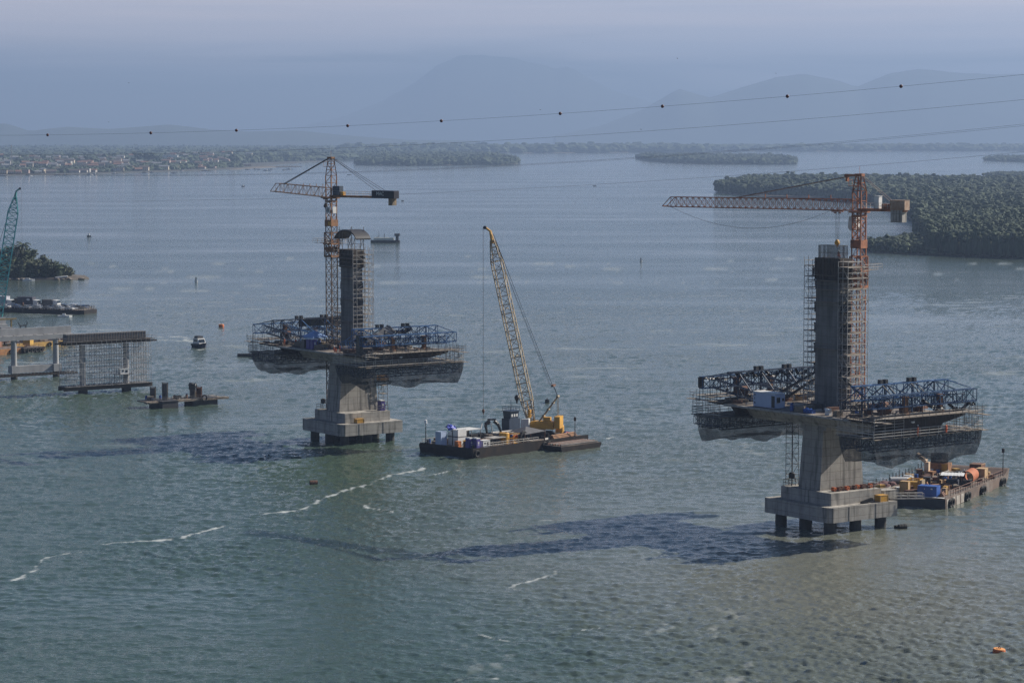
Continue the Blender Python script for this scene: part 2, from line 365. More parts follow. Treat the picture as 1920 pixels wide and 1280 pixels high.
def wmat(t, b, L):
    A = {}
    for nm in ('foam', 'silt_and_sheen', 'green'):
        a = N(t, 'ShaderNodeAttribute'); a.attribute_name = nm; A[nm] = a.outputs['Fac']
    g = N(t, 'ShaderNodeTexCoord')
    def mix(f, ca, cb):
        m = N(t, 'ShaderNodeMix'); m.data_type = 'RGBA'
        for s_, c_ in (('A', ca), ('B', cb)):
            if isinstance(c_, tuple): m.inputs[s_].default_value = (*c_, 1)
            else: L(c_, m.inputs[s_])
        L(f, m.inputs['Factor']); return m.outputs['Result']
    c = mix(A['silt_and_sheen'], (.047, .078, .064), (.142, .148, .122))
    c = mix(A['green'], c, (.052, .082, .055))
    c = mix(A['foam'], c, (.72, .74, .73))
    L(c, b.inputs['Base Color'])
    rr = N(t, 'ShaderNodeMapRange'); rr.inputs['To Min'].default_value = .07; rr.inputs['To Max'].default_value = .8
    L(A['foam'], rr.inputs['Value']); L(rr.outputs[0], b.inputs['Roughness'])
    b.inputs['IOR'].default_value = 1.333
    def noise(scale, sc, det, rot=0.3):
        mpp = N(t, 'ShaderNodeMapping'); mpp.inputs['Scale'].default_value = sc; mpp.inputs['Rotation'].default_value = (0, 0, rot)
        L(g.outputs['Object'], mpp.inputs[0])
        n = N(t, 'ShaderNodeTexNoise'); n.inputs['Scale'].default_value = scale; n.inputs['Detail'].default_value = det
        n.inputs['Roughness'].default_value = .6; L(mpp.outputs[0], n.inputs['Vector']); return n.outputs['Fac']
    pm = N(t, 'ShaderNodeMapRange'); pm.inputs['From Min'].default_value = .35; pm.inputs['From Max'].default_value = .62; pm.inputs['To Min'].default_value = .25; pm.inputs['To Max'].default_value = 1.25
    L(noise(.008, (.45, 1.5, 1), 5, .12), pm.inputs['Value'])
    nrm = None
    for (scale, sc, det, dist) in ((2.0, (.6, 1.25, 1), 3, .13), (.45, (.5, 1.3, 1), 4, .22), (.03, (.3, 1.3, 1), 4, .5)):
        bp = N(t, 'ShaderNodeBump'); L(pm.outputs[0], bp.inputs['Strength']); bp.inputs['Distance'].default_value = dist
        L(noise(scale, sc, det), bp.inputs['Height'])
        if nrm: L(nrm, bp.inputs['Normal'])
        nrm = bp.outputs[0]
    L(nrm, b.inputs['Normal'])
WATER = node_mat('turbid_bay_water', wmat)
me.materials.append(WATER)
wobj = bpy.data.objects.new('water', me); COL.objects.link(wobj)
tag(wobj, 'wind-rippled grey green bay water with foam lines', 'water', kind='structure')
# ------------------------------------------------------------------ mountains, hills, shores
LAND = mat('forested_hill', (.045,.06,.035), (.03,.042,.026), .004, .95)
LEAF1 = mat('mangrove_leaves', (.066,.090,.040), (.028,.044,.021), .06, .9)
LEAF2 = mat('forest_leaves', (.05,.075,.03), (.022,.036,.016), .12, .9)
MUD = mat('muddy_bank', (.16,.13,.095), (.09,.075,.055), .1, .9)
BARK = mat('bark', (.12,.095,.07), (.07,.055,.04), 1, .9)
def noise1(x, seed, octs=5):
    r = random.Random(seed); ph = [r.random()*100 for _ in range(12)]; s = 0; a = 1
    for o in range(octs):
        s += a*(math.sin(x*(1.0*2**o)+ph[o])+.6*math.sin(x*1.37*2**o+ph[o+5])); a *= .5
    return s/2.2
def range_mesh(name, prof, D, depth, seed, label, rough=.05, z0=-.5):
    """A ridge whose crest follows surveyed skyline points (px, py) at distance D, falling off towards and away from the viewer."""
    vs, fs = [], []; cols = 150; rows = 13
    xs0, xs1 = prof[0][0], prof[-1][0]
    for i in range(cols+1):
        px = xs0+(xs1-xs0)*i/cols
        for (a, b), (c, d) in zip(prof, prof[1:]):
            if a <= px <= c: py = b+(d-b)*(px-a)/(c-a); break
        X = (px-960)/4800*D; H_ = 70+(254.6-py)/4800*D
        for j in range(rows+1):
            t = j/rows*2-1; e = max(0, 1-abs(t)**1.5)
            n = noise1(X*.0011+j*.6, seed)*rough*(1-e*.75)
            h = max(0, H_*(e+(n if 0 < j < rows else 0)*min(1, 4*(1-abs(t))))) + z0
            if j == rows//2: h = H_*(1+.016*noise1(X*.004, seed+3, 7))
            vs.append((X*(1+t*depth/D*.5), D+t*depth, h))
    for i in range(cols):
        for j in range(rows):
            a = i*(rows+1)+j; fs.append((a, a+rows+1, a+rows+2, a+1))
    return tag(MB().add(vs, fs).build(name, LAND, smooth=True), label, 'mountains', kind='structure')
range_mesh('mountains', [(470,254),(560,240),(650,218),(720,190),(775,158),(800,140),(822,124),(840,118),(862,109),(905,106),(930,110),(960,109),(990,118),(1012,121),(1040,130),(1062,127),(1080,135),(1105,152),(1150,172),(1230,196),(1300,222),(1400,242),(1480,254)], 29500, 2500, 3, 'hazy blue massif beyond the bay')
range_mesh('mountains', [(1040,254),(1120,238),(1200,208),(1270,168),(1330,185),(1390,165),(1450,146),(1500,140),(1560,150),(1600,165),(1660,142),(1720,132),(1800,137),(1860,142),(1920,140),(1990,150),(2100,158),(2250,150),(2400,190),(2600,215),(2700,254)], 22500, 2000, 8, 'rounded hazy mountains on the right')
range_mesh('hills', [(-700,244),(-500,236),(-260,240),(-60,232),(20,233),(60,246),(130,238),(210,242),(320,234),(400,243),(470,247),(560,245),(640,253),(760,262),(900,264)], 17000, 900, 12, 'low hazy hills behind the town')
def shore_poly(name, pts, zt, m, label, kind='structure'):
    """flat low land whose outline is a list of ground points; slightly domed"""
    mb = MB(); n = len(pts); cx = sum(p[0] for p in pts)/n; cy = sum(p[1] for p in pts)/n
    ring = lambda k, z: [(cx+(p[0]-cx)*k, cy+(p[1]-cy)*k, z) for p in pts]
    vs = ring(1, -.6)+ring(.985, zt*.6)+ring(.9, zt)+[(cx, cy, zt)]
    fs = [(i, (i+1) % n, n+(i+1) % n, n+i) for i in range(n)]+[(n+i, n+(i+1) % n, 2*n+(i+1) % n, 2*n+i) for i in range(n)]+[(2*n+i, 2*n+(i+1) % n, 3*n) for i in range(n)]
    mb.add(vs, fs); return tag(mb.build(name, m), label, name, kind=kind)
def inside(p, poly):
    c = False; j = len(poly)-1
    for i in range(len(poly)):
        if (poly[i][1] > p[1]) != (poly[j][1] > p[1]) and p[0] < (poly[j][0]-poly[i][0])*(p[1]-poly[i][1])/(poly[j][1]-poly[i][1])+poly[i][0]: c = not c
        j = i
    return c
def foliage_crown(mb, c, r, n, leaf, rn, sq=.8, holes=.0):
    """leaf clumps: small ragged quads spread over lumpy shells in the crown's volume"""
    lobes = [(c[0]+r*.55*rn.uniform(-1, 1), c[1]+r*.55*rn.uniform(-1, 1), c[2]+r*sq*.5*rn.uniform(-.7, 1), r*rn.uniform(.38, .62)) for _ in range(5)]
    for _ in range(n):
        lx, ly, lz, lr = rn.choice(lobes); t = rn.uniform(0, 2*math.pi); p = math.asin(rn.uniform(-.5, 1)); k = lr*rn.uniform(.75, 1.1)
        q = Vector((lx+k*math.cos(p)*math.cos(t), ly+k*math.cos(p)*math.sin(t), lz+k*sq*math.sin(p)))
        nn = Vector((math.cos(p)*math.cos(t)+rn.uniform(-.6, .6), math.cos(p)*math.sin(t)+rn.uniform(-.6, .6), math.sin(p)+rn.uniform(-.3, .7))).normalized()
        a = nn.orthogonal().normalized(); a.rotate(Matrix.Rotation(rn.uniform(0, 6.28), 3, nn)); b_ = nn.cross(a)
        s = leaf*rn.uniform(.6, 1.4)
        mb.add([q-a*s, q+b_*s*rn.uniform(.4, .9), q+a*s*rn.uniform(.7, 1.1), q-b_*s*rn.uniform(.4, .9)], [(0, 1, 2, 3)])
def canopy(name, poly, h, spacing, m, label, seed, hvar=.35, leafn=9, edge_only=None, leaf=None, cat='forest'):
    """a wood seen as one mass: hundreds of lumpy crowns over an outline, each crown a jittered dome with leaf clumps"""
    rn = random.Random(seed); mb = MB()
    x0, x1 = min(p[0] for p in poly), max(p[0] for p in poly); y0, y1 = min(p[1] for p in poly), max(p[1] for p in poly)
    yy = y0
    while yy < y1:
        sp = spacing(yy) if callable(spacing) else spacing
        xx = x0
        while xx < x1:
            p = (xx+rn.uniform(-.5, .5)*sp, yy+rn.uniform(-.5, .5)*sp)
            if inside(p, poly) and abs(p[0]) < .31*p[1]+60:
                r = sp*rn.uniform(.5, .85); hh = h*(1+rn.uniform(-hvar, hvar)*(.4+.6*rn.random()))*(1.25 if rn.random() > .95 else 1)
                rz = min(r*.7, hh*.45)
                mb.blob((p[0], p[1], hh-rz), r*.85, 6, 4, .45, (1, 1, rz/r), rn)
                mb.blob((p[0]+r*.2, p[1]-r*.1, (hh-rz)*.5), r*.85, 5, 3, .4, (1, 1, (hh-rz)*.55/r), rn)
                if leafn: foliage_crown(mb, (p[0], p[1], hh-rz*.8), r*1.05, leafn, leaf or r*.28, rn, rz/r)
            xx += sp
        yy += sp*.85
    return tag(mb.build(name, m), label, cat, kind='stuff')
# far shores
def gp(L): return [tuple(at(*p)[:2]) for p in L]
def far_back(front, dist):
    f = gp(front); b = [(x*(1+dist/y), y+dist) for x, y in reversed(f)]; return f+b
FAR1 = far_back([(640,288.5),(900,287.5),(1060,287),(1200,286),(1310,287)], 1800)
FAR2 = far_back([(1250,284.2),(1500,284),(1700,283.4),(1960,283.4)], 1500)
for pl, sd, hh, lb in ((FAR1, 31, 30, 'hazy mangrove shore across the middle of the bay'), (FAR2, 32, 27, 'faint mangrove shore at the far right of the bay')):
    shore_poly('far_shore', pl, 3, MUD, lb)
    canopy('far_woods', pl, hh, lambda y: 36, LEAF1, lb+', its tree cover', sd, .25, 0)
PEN = gp([(668,309),(760,310.5),(860,309.5),(940,309),(972,307),(955,301.5),(935,296),(900,293),(820,292),(700,292)])
shore_poly('headland', PEN, 2.5, MUD, 'low wooded headland in the middle of the bay')
canopy('headland_woods', PEN, 15, 14, LEAF1, 'trees covering the low headland behind the left crane', 33, .3, 3, cat='woods')
TOWN = gp([(-140,334),(0,330),(90,328.5),(200,326),(300,322.5),(380,320),(450,316.5),(520,309),(580,304.5),(660,300),(800,292),(700,286),(400,280),(-160,280)])
shore_poly('town_ground', TOWN, 2, mat('dark_bank', (.07,.065,.05), (.04,.04,.032), .05, .9), 'low ground under the town and woods')
TOWNF = gp([(-140,331),(0,328.4),(100,326.4),(200,324.3),(300,320.8),(390,317.5),(450,314.5),(440,309),(330,312),(200,316),(100,318),(0,320),(-140,322)])
canopy('town_trees', TOWNF, 10, 13, LEAF1, 'lower trees between the waterfront houses of the town', 39, .45, 3, cat='trees')
TOWNW = gp([(-140,322),(0,320),(100,318),(200,316),(330,312),(420,309),(500,305.5),(560,303.5),(640,301),(800,290.5),(900,281),(-160,279)])
canopy('town_woods', TOWNW, 17, lambda y: 16 if y < 7000 else 40, LEAF1, 'dense trees behind and between the houses of the town', 34, .4, 2, cat='woods')
sandbar = gp([(430,318.5),(470,316),(520,313.7),(568,313.2),(560,312),(500,312),(450,313.5)])
shore_poly('sandbar', sandbar, 1.0, MUD, 'thin muddy spit off the end of the town')
ISL = gp([(1192,297.5),(1215,302.5),(1250,305),(1330,307.5),(1430,308.5),(1488,308),(1491,304),(1470,299),(1400,297),(1290,295.5),(1230,294.8)])
shore_poly('island', ISL, 1.5, MUD, 'long low mangrove island in the middle distance')
canopy('island_woods', ISL, 13, 12, LEAF1, 'mangroves covering the long low island', 35, .35, 4, cat='woods')
IS2 = gp([(1845,301.5),(1880,303),(1960,304.5),(1960,297),(1870,298)]); IS3 = gp([(1848,329),(1880,331.5),(1960,333),(1960,326),(1880,326.5)])
shore_poly('islet', IS2, 1.5, MUD, 'upper of the two low islets at the right edge'); canopy('islet_mangroves', IS2, 10, 12, LEAF1, 'mangroves on the upper islet at the right edge', 36, .35, 4, cat='woods')
shore_poly('islet', IS3, 1.2, MUD, 'lower of the two low islets at the right edge'); canopy('islet_mangroves', IS3, 5, 9, LEAF1, 'low mangroves on the lower islet at the right edge', 37, .35, 4, cat='woods')
# the large mangrove point on the right
MANG = gp([(1340,360),(1400,366),(1470,367.5),(1540,370),(1610,378),(1680,391),(1690,401),(1716,416),(1718,428),(1712,437),(1726,446),(1735,456),(1740,466),(1745,477),(1830,481.5),(1960,486),(2100,492),(2300,500),(2300,354),(2100,352),(1900,349),(1700,346),(1500,343.5),(1400,346)])
SPIT = gp([(1612,470),(1640,465),(1690,459),(1716,452),(1745,456),(1752,478.5),(1700,476.5),(1650,474),(1620,472.5)])
shore_poly('mangrove_spit', SPIT, .5, MUD, 'low muddy spit behind the right crane mast')
canopy('spit_trees', SPIT, 5.6, 3.4, LEAF1, 'thin low trees along the muddy spit behind the right crane mast', 41, .5, 16, leaf=.5, cat='trees')
shore_poly('mangrove_shore', MANG, .8, MUD, 'muddy ground under the mangrove point')
canopy('mangrove_woods', MANG, 12.5, lambda y: 3.0 if y < 1750 else (4.0 if y < 2300 else 5.8), LEAF1, 'mangrove forest covering the point on the right', 38, .3, 6, leaf=.7, cat='woods')
# ------------------------------------------------------------------ the two pylons of the bridge
UX, UY = .5861, -.8102                      # bridge axis on the ground
TH = math.atan2(UY, UX)
CL = Vector((-36.9, 588.4, 0)); CR = Vector((57.5, 458.0, 0))
def pf(C, x, y, z=0.0): return Vector((C.x+UX*x-UY*y, C.y+UY*x+UX*y, z))
DZ = 21.3                                    # deck level
DECKSEC = [(-11.3, DZ), (11.3, DZ), (11.3, DZ-.35), (5.9, DZ-1.0), (4.4, DZ-3.0), (-4.4, DZ-3.0), (-5.9, DZ-1.0), (-11.3, DZ-.35)]
def frustum(mb, c, b, t, z0, z1):
    vs = [(c[0]+x*b[0], c[1]+y*b[1], z0) for x, y in ((-1,-1),(1,-1),(1,1),(-1,1))]+[(c[0]+x*t[0], c[1]+y*t[1], z1) for x, y in ((-1,-1),(1,-1),(1,1),(-1,1))]
    return mb.add(vs, [(3,2,1,0),(4,5,6,7),(0,1,5,4),(1,2,6,5),(2,3,7,6),(3,0,4,7)])
def pylon(C, L, ztop, which, label):
    P = empty('bridge_pylon', C, TH, label, 'pylon')
    for i in range(3):
        for j in range(3):
            MB().lathe((-6.4+i*6.4, -6.2+j*6.2, 0), [(1.05, -1.2), (1.05, .8), (1.02, 2.15)], 16).build('pile', CONCD, P)
    a, b = 8.6, 8.2; ch = .8
    cap = MB().prism([(-a, -b), (a-ch, -b), (a, -b+ch), (a, b), (-a, b)], 2.05, 4.75)
    for k in (-5.2, .6, 5.4): cap.box((k, -b-.03, 3.4), (.18, .06, 2.6))
    for k in (-3.5, 3.0): cap.box((a+.03, k, 3.4), (.06, .14, 2.6))
    cap.build('pile_cap', CONC, P)
    MB().prism([(-6.6, -6.1), (6.6, -6.1), (6.6, 6.1), (-6.6, 6.1)], 4.755, 6.95).build('pedestal', CONC, P)
    sh = MB(); frustum(sh, (0, 0), (2.85, 5.3), (2.6, 4.35), 6.955, DZ-3.0)
    for k in range(1, 4): z = 6.95+k*2.9; e = 1-(z-6.95)/11.4; frustum(sh, (0, 0), (2.6+.25*e+.012, 4.35+.95*e+.012), (2.6+.25*e+.01, 4.35+.95*e+.01), z, z+.07)
    sh.build('shaft', CONC, P)
    d = MB().extr(DECKSEC, 0, -L, L)
    d.extr([(-4.6, DZ-3.6), (4.6, DZ-3.6), (4.4, DZ-3.005), (-4.4, DZ-3.005)], 0, -3.4, 3.4); d.build('deck', CONC, P)
    # dark site dirt and ply on the deck surface is a thin screed of its own
    MB().box((0, 0, DZ+.02), (2*L-.5, 21.6, .03)).build('deck_surface', DECKM, P)
    t = MB(); zf = ztop-4.2
    mw = 3.2 if which == 'R' else 2.8
    frustum(t, (0, 0), (mw+.05, 1.22), (mw-.05, 1.18), DZ+.04, zf)
    for z in np.arange(DZ+3.5, zf, 3.6): t.box((0, 0, z), (mw*2+.08, 2.5, .06))
    t.box((0, 0, DZ+.55), (7.6, 3.2, 1.0)); t.build('mast', CONCM, P)
    for sg in (-1, 1):
        for z in np.arange(DZ+6.5, zf-1.5, 3.7):
            MB().extr([(-1.0, z+.9), (-1.0, z-.5), (1.0, z-.5), (1.0, z+.9)], 0, sg*(mw-.02), sg*(mw+.55)).box((sg*(mw+.5), 0, z+1.09), (.8, 1.5, .35)).build('anchor_block', DARK, P)
    f = MB().box((0, 0, zf+2.1), (mw*2+.3, 2.8, 4.2))
    for z in (.3, 1.3, 2.3, 3.3): f.box((0, -1.46, zf+z), (6.9, .12, .18)); f.box((3.42, 0, zf+z), (.12, 3.0, .18))
    for x in np.arange(-3, 3.1, .75): f.box((x, -1.44, zf+2.1), (.08, .08, 4.1))
    f.build('mast_formwork', FORM, P)
    if which == 'R':
        r = MB()
        for x in np.arange(-2.7, 2.75, .22):
            for y in (-1.05, 1.05): r.tube((x, y, ztop), (x, y, ztop+2.3), .05, 3)
        for y in np.arange(-1, 1.05, .25):
            for x in (-2.7, 2.7): r.tube((x, y, ztop), (x, y, ztop+2.3), .035, 3)
        for z in (.9, 2.25): r.path([(-2.7, -1.05, ztop+z), (2.7, -1.05, ztop+z), (2.7, 1.05, ztop+z), (-2.7, 1.05, ztop+z), (-2.7, -1.05, ztop+z)], .035, 3)
        r.build('reinforcement_cage', GREYD, P)
    else:
        # arched roof on a scaffold frame above the unfinished mast
        r = MB(); n = 12
        prof = [(.4+5.0*math.cos(math.pi*(.12+.76*i/n)), 45.2+3.1*math.sin(math.pi*(.12+.76*i/n))) for i in range(n+1)]
        up = [(x, z+.3) for x, z in prof]
        r.extr(prof+up[::-1], 1, -2.0, 2.0); r.build('arched_roof', DARK, P)
        r = MB()
        for x in (-2.5, -1.2, 1.2, 2.5):
            for y in (-1.7, 1.7):
                r.tube((x, y, ztop-1), (x, y, 49.2 if abs(x) > 2 else 48.6), .07)
        for z in (45.2, 46.4, 48.4): 
            for y in (-1.7, 1.7): r.tube((-2.9, y, z), (2.9, y, z), .06)
        for x in (-2.5, 1.2):
            for y in (-1.7, 1.7): r.tube((x, y, 44.5), (x+1.3, y, 46.4), .05); r.tube((x+1.3, y, 44.5), (x, y, 46.4), .05)
        r.build('roof_frame', GREYD, P)
    if which == 'R':
        for a_, b_ in (((-3.3, -1.4, 27.4), (-15.6, -1.8, DZ+.1)), ((3.4, -1.4, 27.6), (10.2, -1.5, 24.0)), ((-3.3, 1.4, 27.4), (-15, 1.8, DZ+.1))):
            MB().tube(a_, b_, .28, 4).build('raking_strut', DARK, P)
    return P
pylon(CL, 14.5, 44.0, 'L', 'left concrete bridge pylon with an arched dark roof over its mast top')
pylon(CR, 16.6, 48.2, 'R', 'right concrete bridge pylon with bare reinforcement on its mast top')

# ------------------------------------------------------------------ scaffolds round the masts
def scaffold(name, C, xs, ysl, z0, z1, lift, label, skip=None, planks=True, mt=GREY, plank_every=1, seed=0, r=.055, grp=None, decks=None):
    """xs, ysl: lists of standards' positions in the pylon frame; skip(x, y) leaves a standard out"""
    rn = random.Random(seed); T = empty(name, pf(C, 0, 0), TH, label, 'scaffold', grp)
    f = MB(); zs = [z0+i*lift for i in range(int((z1-z0)/lift)+1)]; ok = lambda x, y: not (skip and skip(x, y))
    for x in xs:
        for y in ysl:
            if ok(x, y): f.tube((x, y, z0), (x, y, z1+rn.uniform(.3, 1.2)), r, 4)
    ledg = []
    for x0, x1 in zip(xs, xs[1:]):
        for y in ysl:
            if ok(x0, y) and ok(x1, y): ledg.append(((x0, y), (x1, y)))
    for y0, y1 in zip(ysl, ysl[1:]):
        for x in xs:
            if ok(x, y0) and ok(x, y1): ledg.append(((x, y0), (x, y1)))
    for a, b in ledg:
        for i, z in enumerate(zs):
            f.tube((*a, z), (*b, z), r*.85, 3, cap=False)
            if rn.random() < .75: f.tube((*a, z+1.0), (*b, z+1.0), r*.65, 3, cap=False)
            if i < len(zs)-1 and rn.random() < .45:
                p, q = (a, b) if (i % 2) else (b, a); f.tube((*p, z), (*q, z+lift), r*.7, 3, cap=False)
    f.build('tube_frame', mt, T)
    if planks:
        for i, z in enumerate(zs[1:]):
            if i % plank_every: continue
            p = MB()
            for x0, x1 in zip(xs, xs[1:]):
                for y0, y1 in zip(ysl, ysl[1:]):
                    if ok(x0, y0) and ok(x1, y1) and ok(x0, y1) and ok(x1, y0) and rn.random() < .9:
                        p.box(((x0+x1)/2, (y0+y1)/2, z+.07+.01*rn.random()), (abs(x1-x0)*.98, abs(y1-y0)*.96, .07))
            if p.v: p.build('plank_deck', PLANK, T)
    return T
core = lambda x, y: abs(x) < 3.4 and abs(y) < 1.5
scaffold('mast_scaffold', CL, [-5.4, -3.5, -1.2, 1.2, 3.1, 4.7], [-2.6, -1.55, 1.5, 2.6, 3.0], DZ+.05, 44.0, 1.95, 'tube scaffold with timber lifts round the left pylon mast', skip=lambda x, y: (abs(x) < 3.4 and -2.6 <= y < 1.5) or x < -5, seed=4)
scaffold('mast_scaffold', CR, [-5.5, -4.4, -3.4, -1.2, 1.2, 3.4, 4.6, 5.9], [-1.9, 1.6, 3.1], DZ+.05, 47.4, 1.95, 'tall tube scaffold with timber lifts round the right pylon mast', skip=lambda x, y: abs(x) < 3.4 and y < 3, seed=5)
for C, zs, lb in ((CL, (27.5, 32.6, 37.5, 40.2, 42.0), 'left'), (CR, (32.0, 40.4, 42.6, 44.2), 'right')):
    T = empty('working_platforms', pf(C, 0, 0), TH, 'narrow plank platforms hung across the face of the %s pylon mast' % lb, 'platform', 'platforms on the mast faces')
    for z in zs:
        MB().box((-.6, -1.95, z), (7.6, .75, .08)).tube((-4.4, -2.3, z+.95), (3.2, -2.3, z+.95), .04, 3).build('plank_deck', PLANK, T)
scaffold('stair_tower', CR, [-7.0, -5.4], [-4.6, -3.0], 6.95, 20.0, 1.9, 'slender scaffold stair tower left of the right pylon shaft', planks=False, mt=GREYD, seed=8)
scaffold('stair_tower', CL, [1.8, 3.4], [6.0, 7.5], 4.8, 12.6, 1.9, 'short scaffold stair tower right of the left pylon shaft', planks=True, mt=GREYD, seed=9)
scaffold('deck_scaffold', CL, [-9.5, -7.9, -6.3, -4.7], [.6, 2.1], DZ+.05, 29, 1.9, 'low dense scaffold by the crane mast on the left pylon deck', planks=True, mt=GREYD, seed=11)
scaffold('deck_scaffold', CR, [-10.5, -8.8, -7.2], [2.6, 4.2], DZ+.05, 26, 1.9, 'low scaffold behind the white cabin on the right pylon deck', planks=True, mt=GREYD, seed=12)

# ------------------------------------------------------------------ tower cranes
def text_mesh(s, size, m, parent, loc, rot, name='lettering', depth=.02):
    c = bpy.data.curves.new(name, 'FONT'); c.body = s; c.size = size; c.extrude = depth; c.align_x = 'CENTER'; c.align_y = 'CENTER'
    o = bpy.data.objects.new(name, c); COL.objects.link(o); dg = bpy.context.evaluated_depsgraph_get(); me = bpy.data.meshes.new_from_object(o.evaluated_get(dg))
    bpy.data.objects.remove(o); me.materials.clear(); me.materials.append(m)
    o = bpy.data.objects.new(name, me); COL.objects.link(o); o.parent = parent; o.location = loc; o.rotation_euler = rot; return o
def tower_crane(loc, z0, zj, ztop, jl, cl, jang, which, label):
    """local +x is the jib; the mast stands at the origin"""
    K = empty('tower_crane', (loc.x, loc.y, z0), jang, label, 'tower crane'); mo = ORANGE if which == 'R' else RUSTO
    w = 1.75; H = zj-z0
    m = MB(); lattice(m, (0, 0, 0), (0, 0, H-6.5), w*1.05, w*1.05, 1.9, .13, .06, up=(0, 1, 0), x=(which == 'L'))
    m.build('mast', mo if which == 'R' else mat('dark_mast_steel', (.12,.075,.05), (.06,.045,.035), .8, .7), K)
    m = MB(); lattice(m, (0, 0, H-6.5), (0, 0, H-.3), w, w, 1.5, .14, .075, up=(0, 1, 0), x=True)
    m.box((0, 0, H-.25), (w+1.1, w+1.1, .28)); m.box((0, 0, H-1.0), (w+.3, w+.3, .35)); m.box((0, 0, H-6.0), (w+.45, w+.45, 1.5))
    m.build('slewing_unit', mo, K)
    cz = H-11.2; c = MB(); lattice(c, (0, 0, cz-2.6), (0, 0, cz+3.0), w*1.32, w*1.32, 1.9, .13, .08, up=(0, 1, 0), x=True)
    c.box((0, 0, cz+.4), (w*1.6, w*1.6, .35)); c.box((0, 0, cz-.9), (w*.9, w*1.36, 1.2)); c.box((0, 0, cz-2.5), (w*1.45, w*1.45, .4)); c.build('climbing_collar', mo, K)
    p = MB(); e = w*1.75
    for q in (-1, 1): p.box((q*e*.72, 0, cz+.62), (.7, e*2, .06)); p.box((0, q*e*.72, cz+.63), (e*.74, .7, .06))
    p.build('collar_platform', PLANK, K); p = MB()
    for z in (1.15, 1.65): p.path([(-e, -e, cz+z), (e, -e, cz+z), (e, e, cz+z), (-e, e, cz+z), (-e, -e, cz+z)], .035, 3)
    for x in np.linspace(-e, e, 5):
        for y in (-e, e): p.tube((x, y, cz+.6), (x, y, cz+1.65), .035, 3); p.tube((y, x, cz+.6), (y, x, cz+1.65), .035, 3)
    p.build('guard_rail', GREY, K)
    t = MB(); hh = ztop-zj; lattice(t, (0, 0, H), (0, 0, H+hh*.55), w*1.02, w*1.02, 1.5, .13, .07, up=(0, 1, 0), x=False)
    lattice(t, (0, 0, H+hh*.55), (0, 0, H+hh), w*1.02, w*1.02, 1.5, .13, .07, up=(0, 1, 0), w2=.9, h2=.9); t.box((0, 0, H+hh), (1.5, 1.1, .45)); t.tube((0, 0, H+hh), (0, 0, H+hh+1.6), .04, 3)
    t.box((.7, 0, H+hh-2.0), (2.4, 1.2, .1)); t.tube((1.9, -.6, H+hh-2.0), (1.9, -.6, H+hh-.9), .04, 3); t.tube((1.9, .6, H+hh-2.0), (1.9, .6, H+hh-.9), .04, 3); t.tube((1.9, -.6, H+hh-.9), (1.9, .6, H+hh-.9), .04, 3)
    if which == 'R': t.box((1.7, 0, H+hh-.1), (2.6, .7, .4)); t.box((2.6, 0, H+hh-.7), (.4, .6, 1.0))
    t.build('tower_head', mo, K)
    ti = .0 if which == 'R' else .052
    jw, jh = 1.5, 2.0 if which == 'R' else 2.2
    j = MB(); a = Vector((w*.6, 0, H+.9)); b = Vector((jl-1.8, 0, H+.9+jl*ti))
    lattice(j, a+Vector((0, 0, .1)), b, jw, jh, 1.35, .10, .05, up=(0, 0, 1), w2=jw, h2=jh*.92, x=(which == 'R'))
    for y in (-jw/2, jw/2):
        j.tube(b+Vector((0, y, jh*.46)), b+Vector((1.9, y, -jh*.40)), .08); j.tube(b+Vector((0, y, -jh*.46)), b+Vector((1.9, y, -jh*.42)), .10)
    j.tube(b+Vector((1.9, -jw/2, -jh*.41)), b+Vector((1.9, jw/2, -jh*.41)), .10)
    for k in range(4): j.box((jl*(.14+.11*k), 0, H+2.3+jl*ti*.3), (.12, .12, .8))
    j.build('jib', mo if which == 'R' else mat('pale_rusty_lattice', (.30,.20,.14), (.16,.10,.075), .8, .7), K)
    cj = MB().box((-cl/2, 0, H+.15), (cl, 1.3, .42)); cj.box((-cl/2, 0, H+.4), (cl, 1.5, .06)); cj.build('counter_jib', mo if which == 'R' else RUSTO, K)
    rl = MB()
    for y in (-.75, .75):
        for z in (.9, 1.4): rl.tube((-1, y, H+z), (-cl*.75, y, H+z), .035, 3)
        for x in np.linspace(-1, -cl*.75, 8): rl.tube((x, y, H+.4), (x, y, H+1.4), .035, 3)
    rl.build('guard_rail', GREY, K)
    cw = MB()
    for k in range(4): cw.box((-cl+.5+k*.62, 0, H-.8), (.52, 1.5, 2.3)) if which == 'R' else cw.box((-cl+.55+k*.34, 0, H-.75), (.3, 1.3, 1.7))
    cw.build('counterweight', CONC if which == 'R' else mat('banded_ballast', (.34,.24,.13), (.10,.09,.08), 2, .8), K)
    if which == 'R':
        MB().box((-cl+1.2, 0, H+1.1), (3.0, 1.7, 1.7)).box((-cl+1.2, 0, H+1.98), (3.1, 1.8, .06)).build('ballast_hood', mat('rusty_beige_panel', (.42,.32,.24), (.28,.17,.11), 1, .8), K)
        MB().box((-3.9, 0, H+1.55), (1.0, 1.1, 2.2)).box((-3.9, 0, H+2.68), (1.15, 1.25, .08)).build('switch_cabinet', WHITE, K)
        MB().box((-5.7, 0, H+.85), (1.5, .9, .8)).build('winch', ORANGE, K)
    else:
        MB().box((-2.2, 0, H+1.5), (2.3, 1.2, 2.1)).build('switch_cabinet', mat('slate_panel', (.05,.07,.10), (.035,.05,.075), 1, .5), K)
        MB().box((-3.9, 0, H+.85), (1.0, .8, .8)).build('winch', YEL, K)
        bn = MB().box((-cl*.84, 0, H+.85), (cl*.34, 1.62, 1.75)); bo = bn.build('banner', mat('navy_black_board', (.015,.013,.025), (.02,.02,.03), 1, .5), K)
        text_mesh('MAC', 1.15, WHITE, bo, (-cl*.80, .84, H+.95), (math.pi/2, 0, math.pi)) 
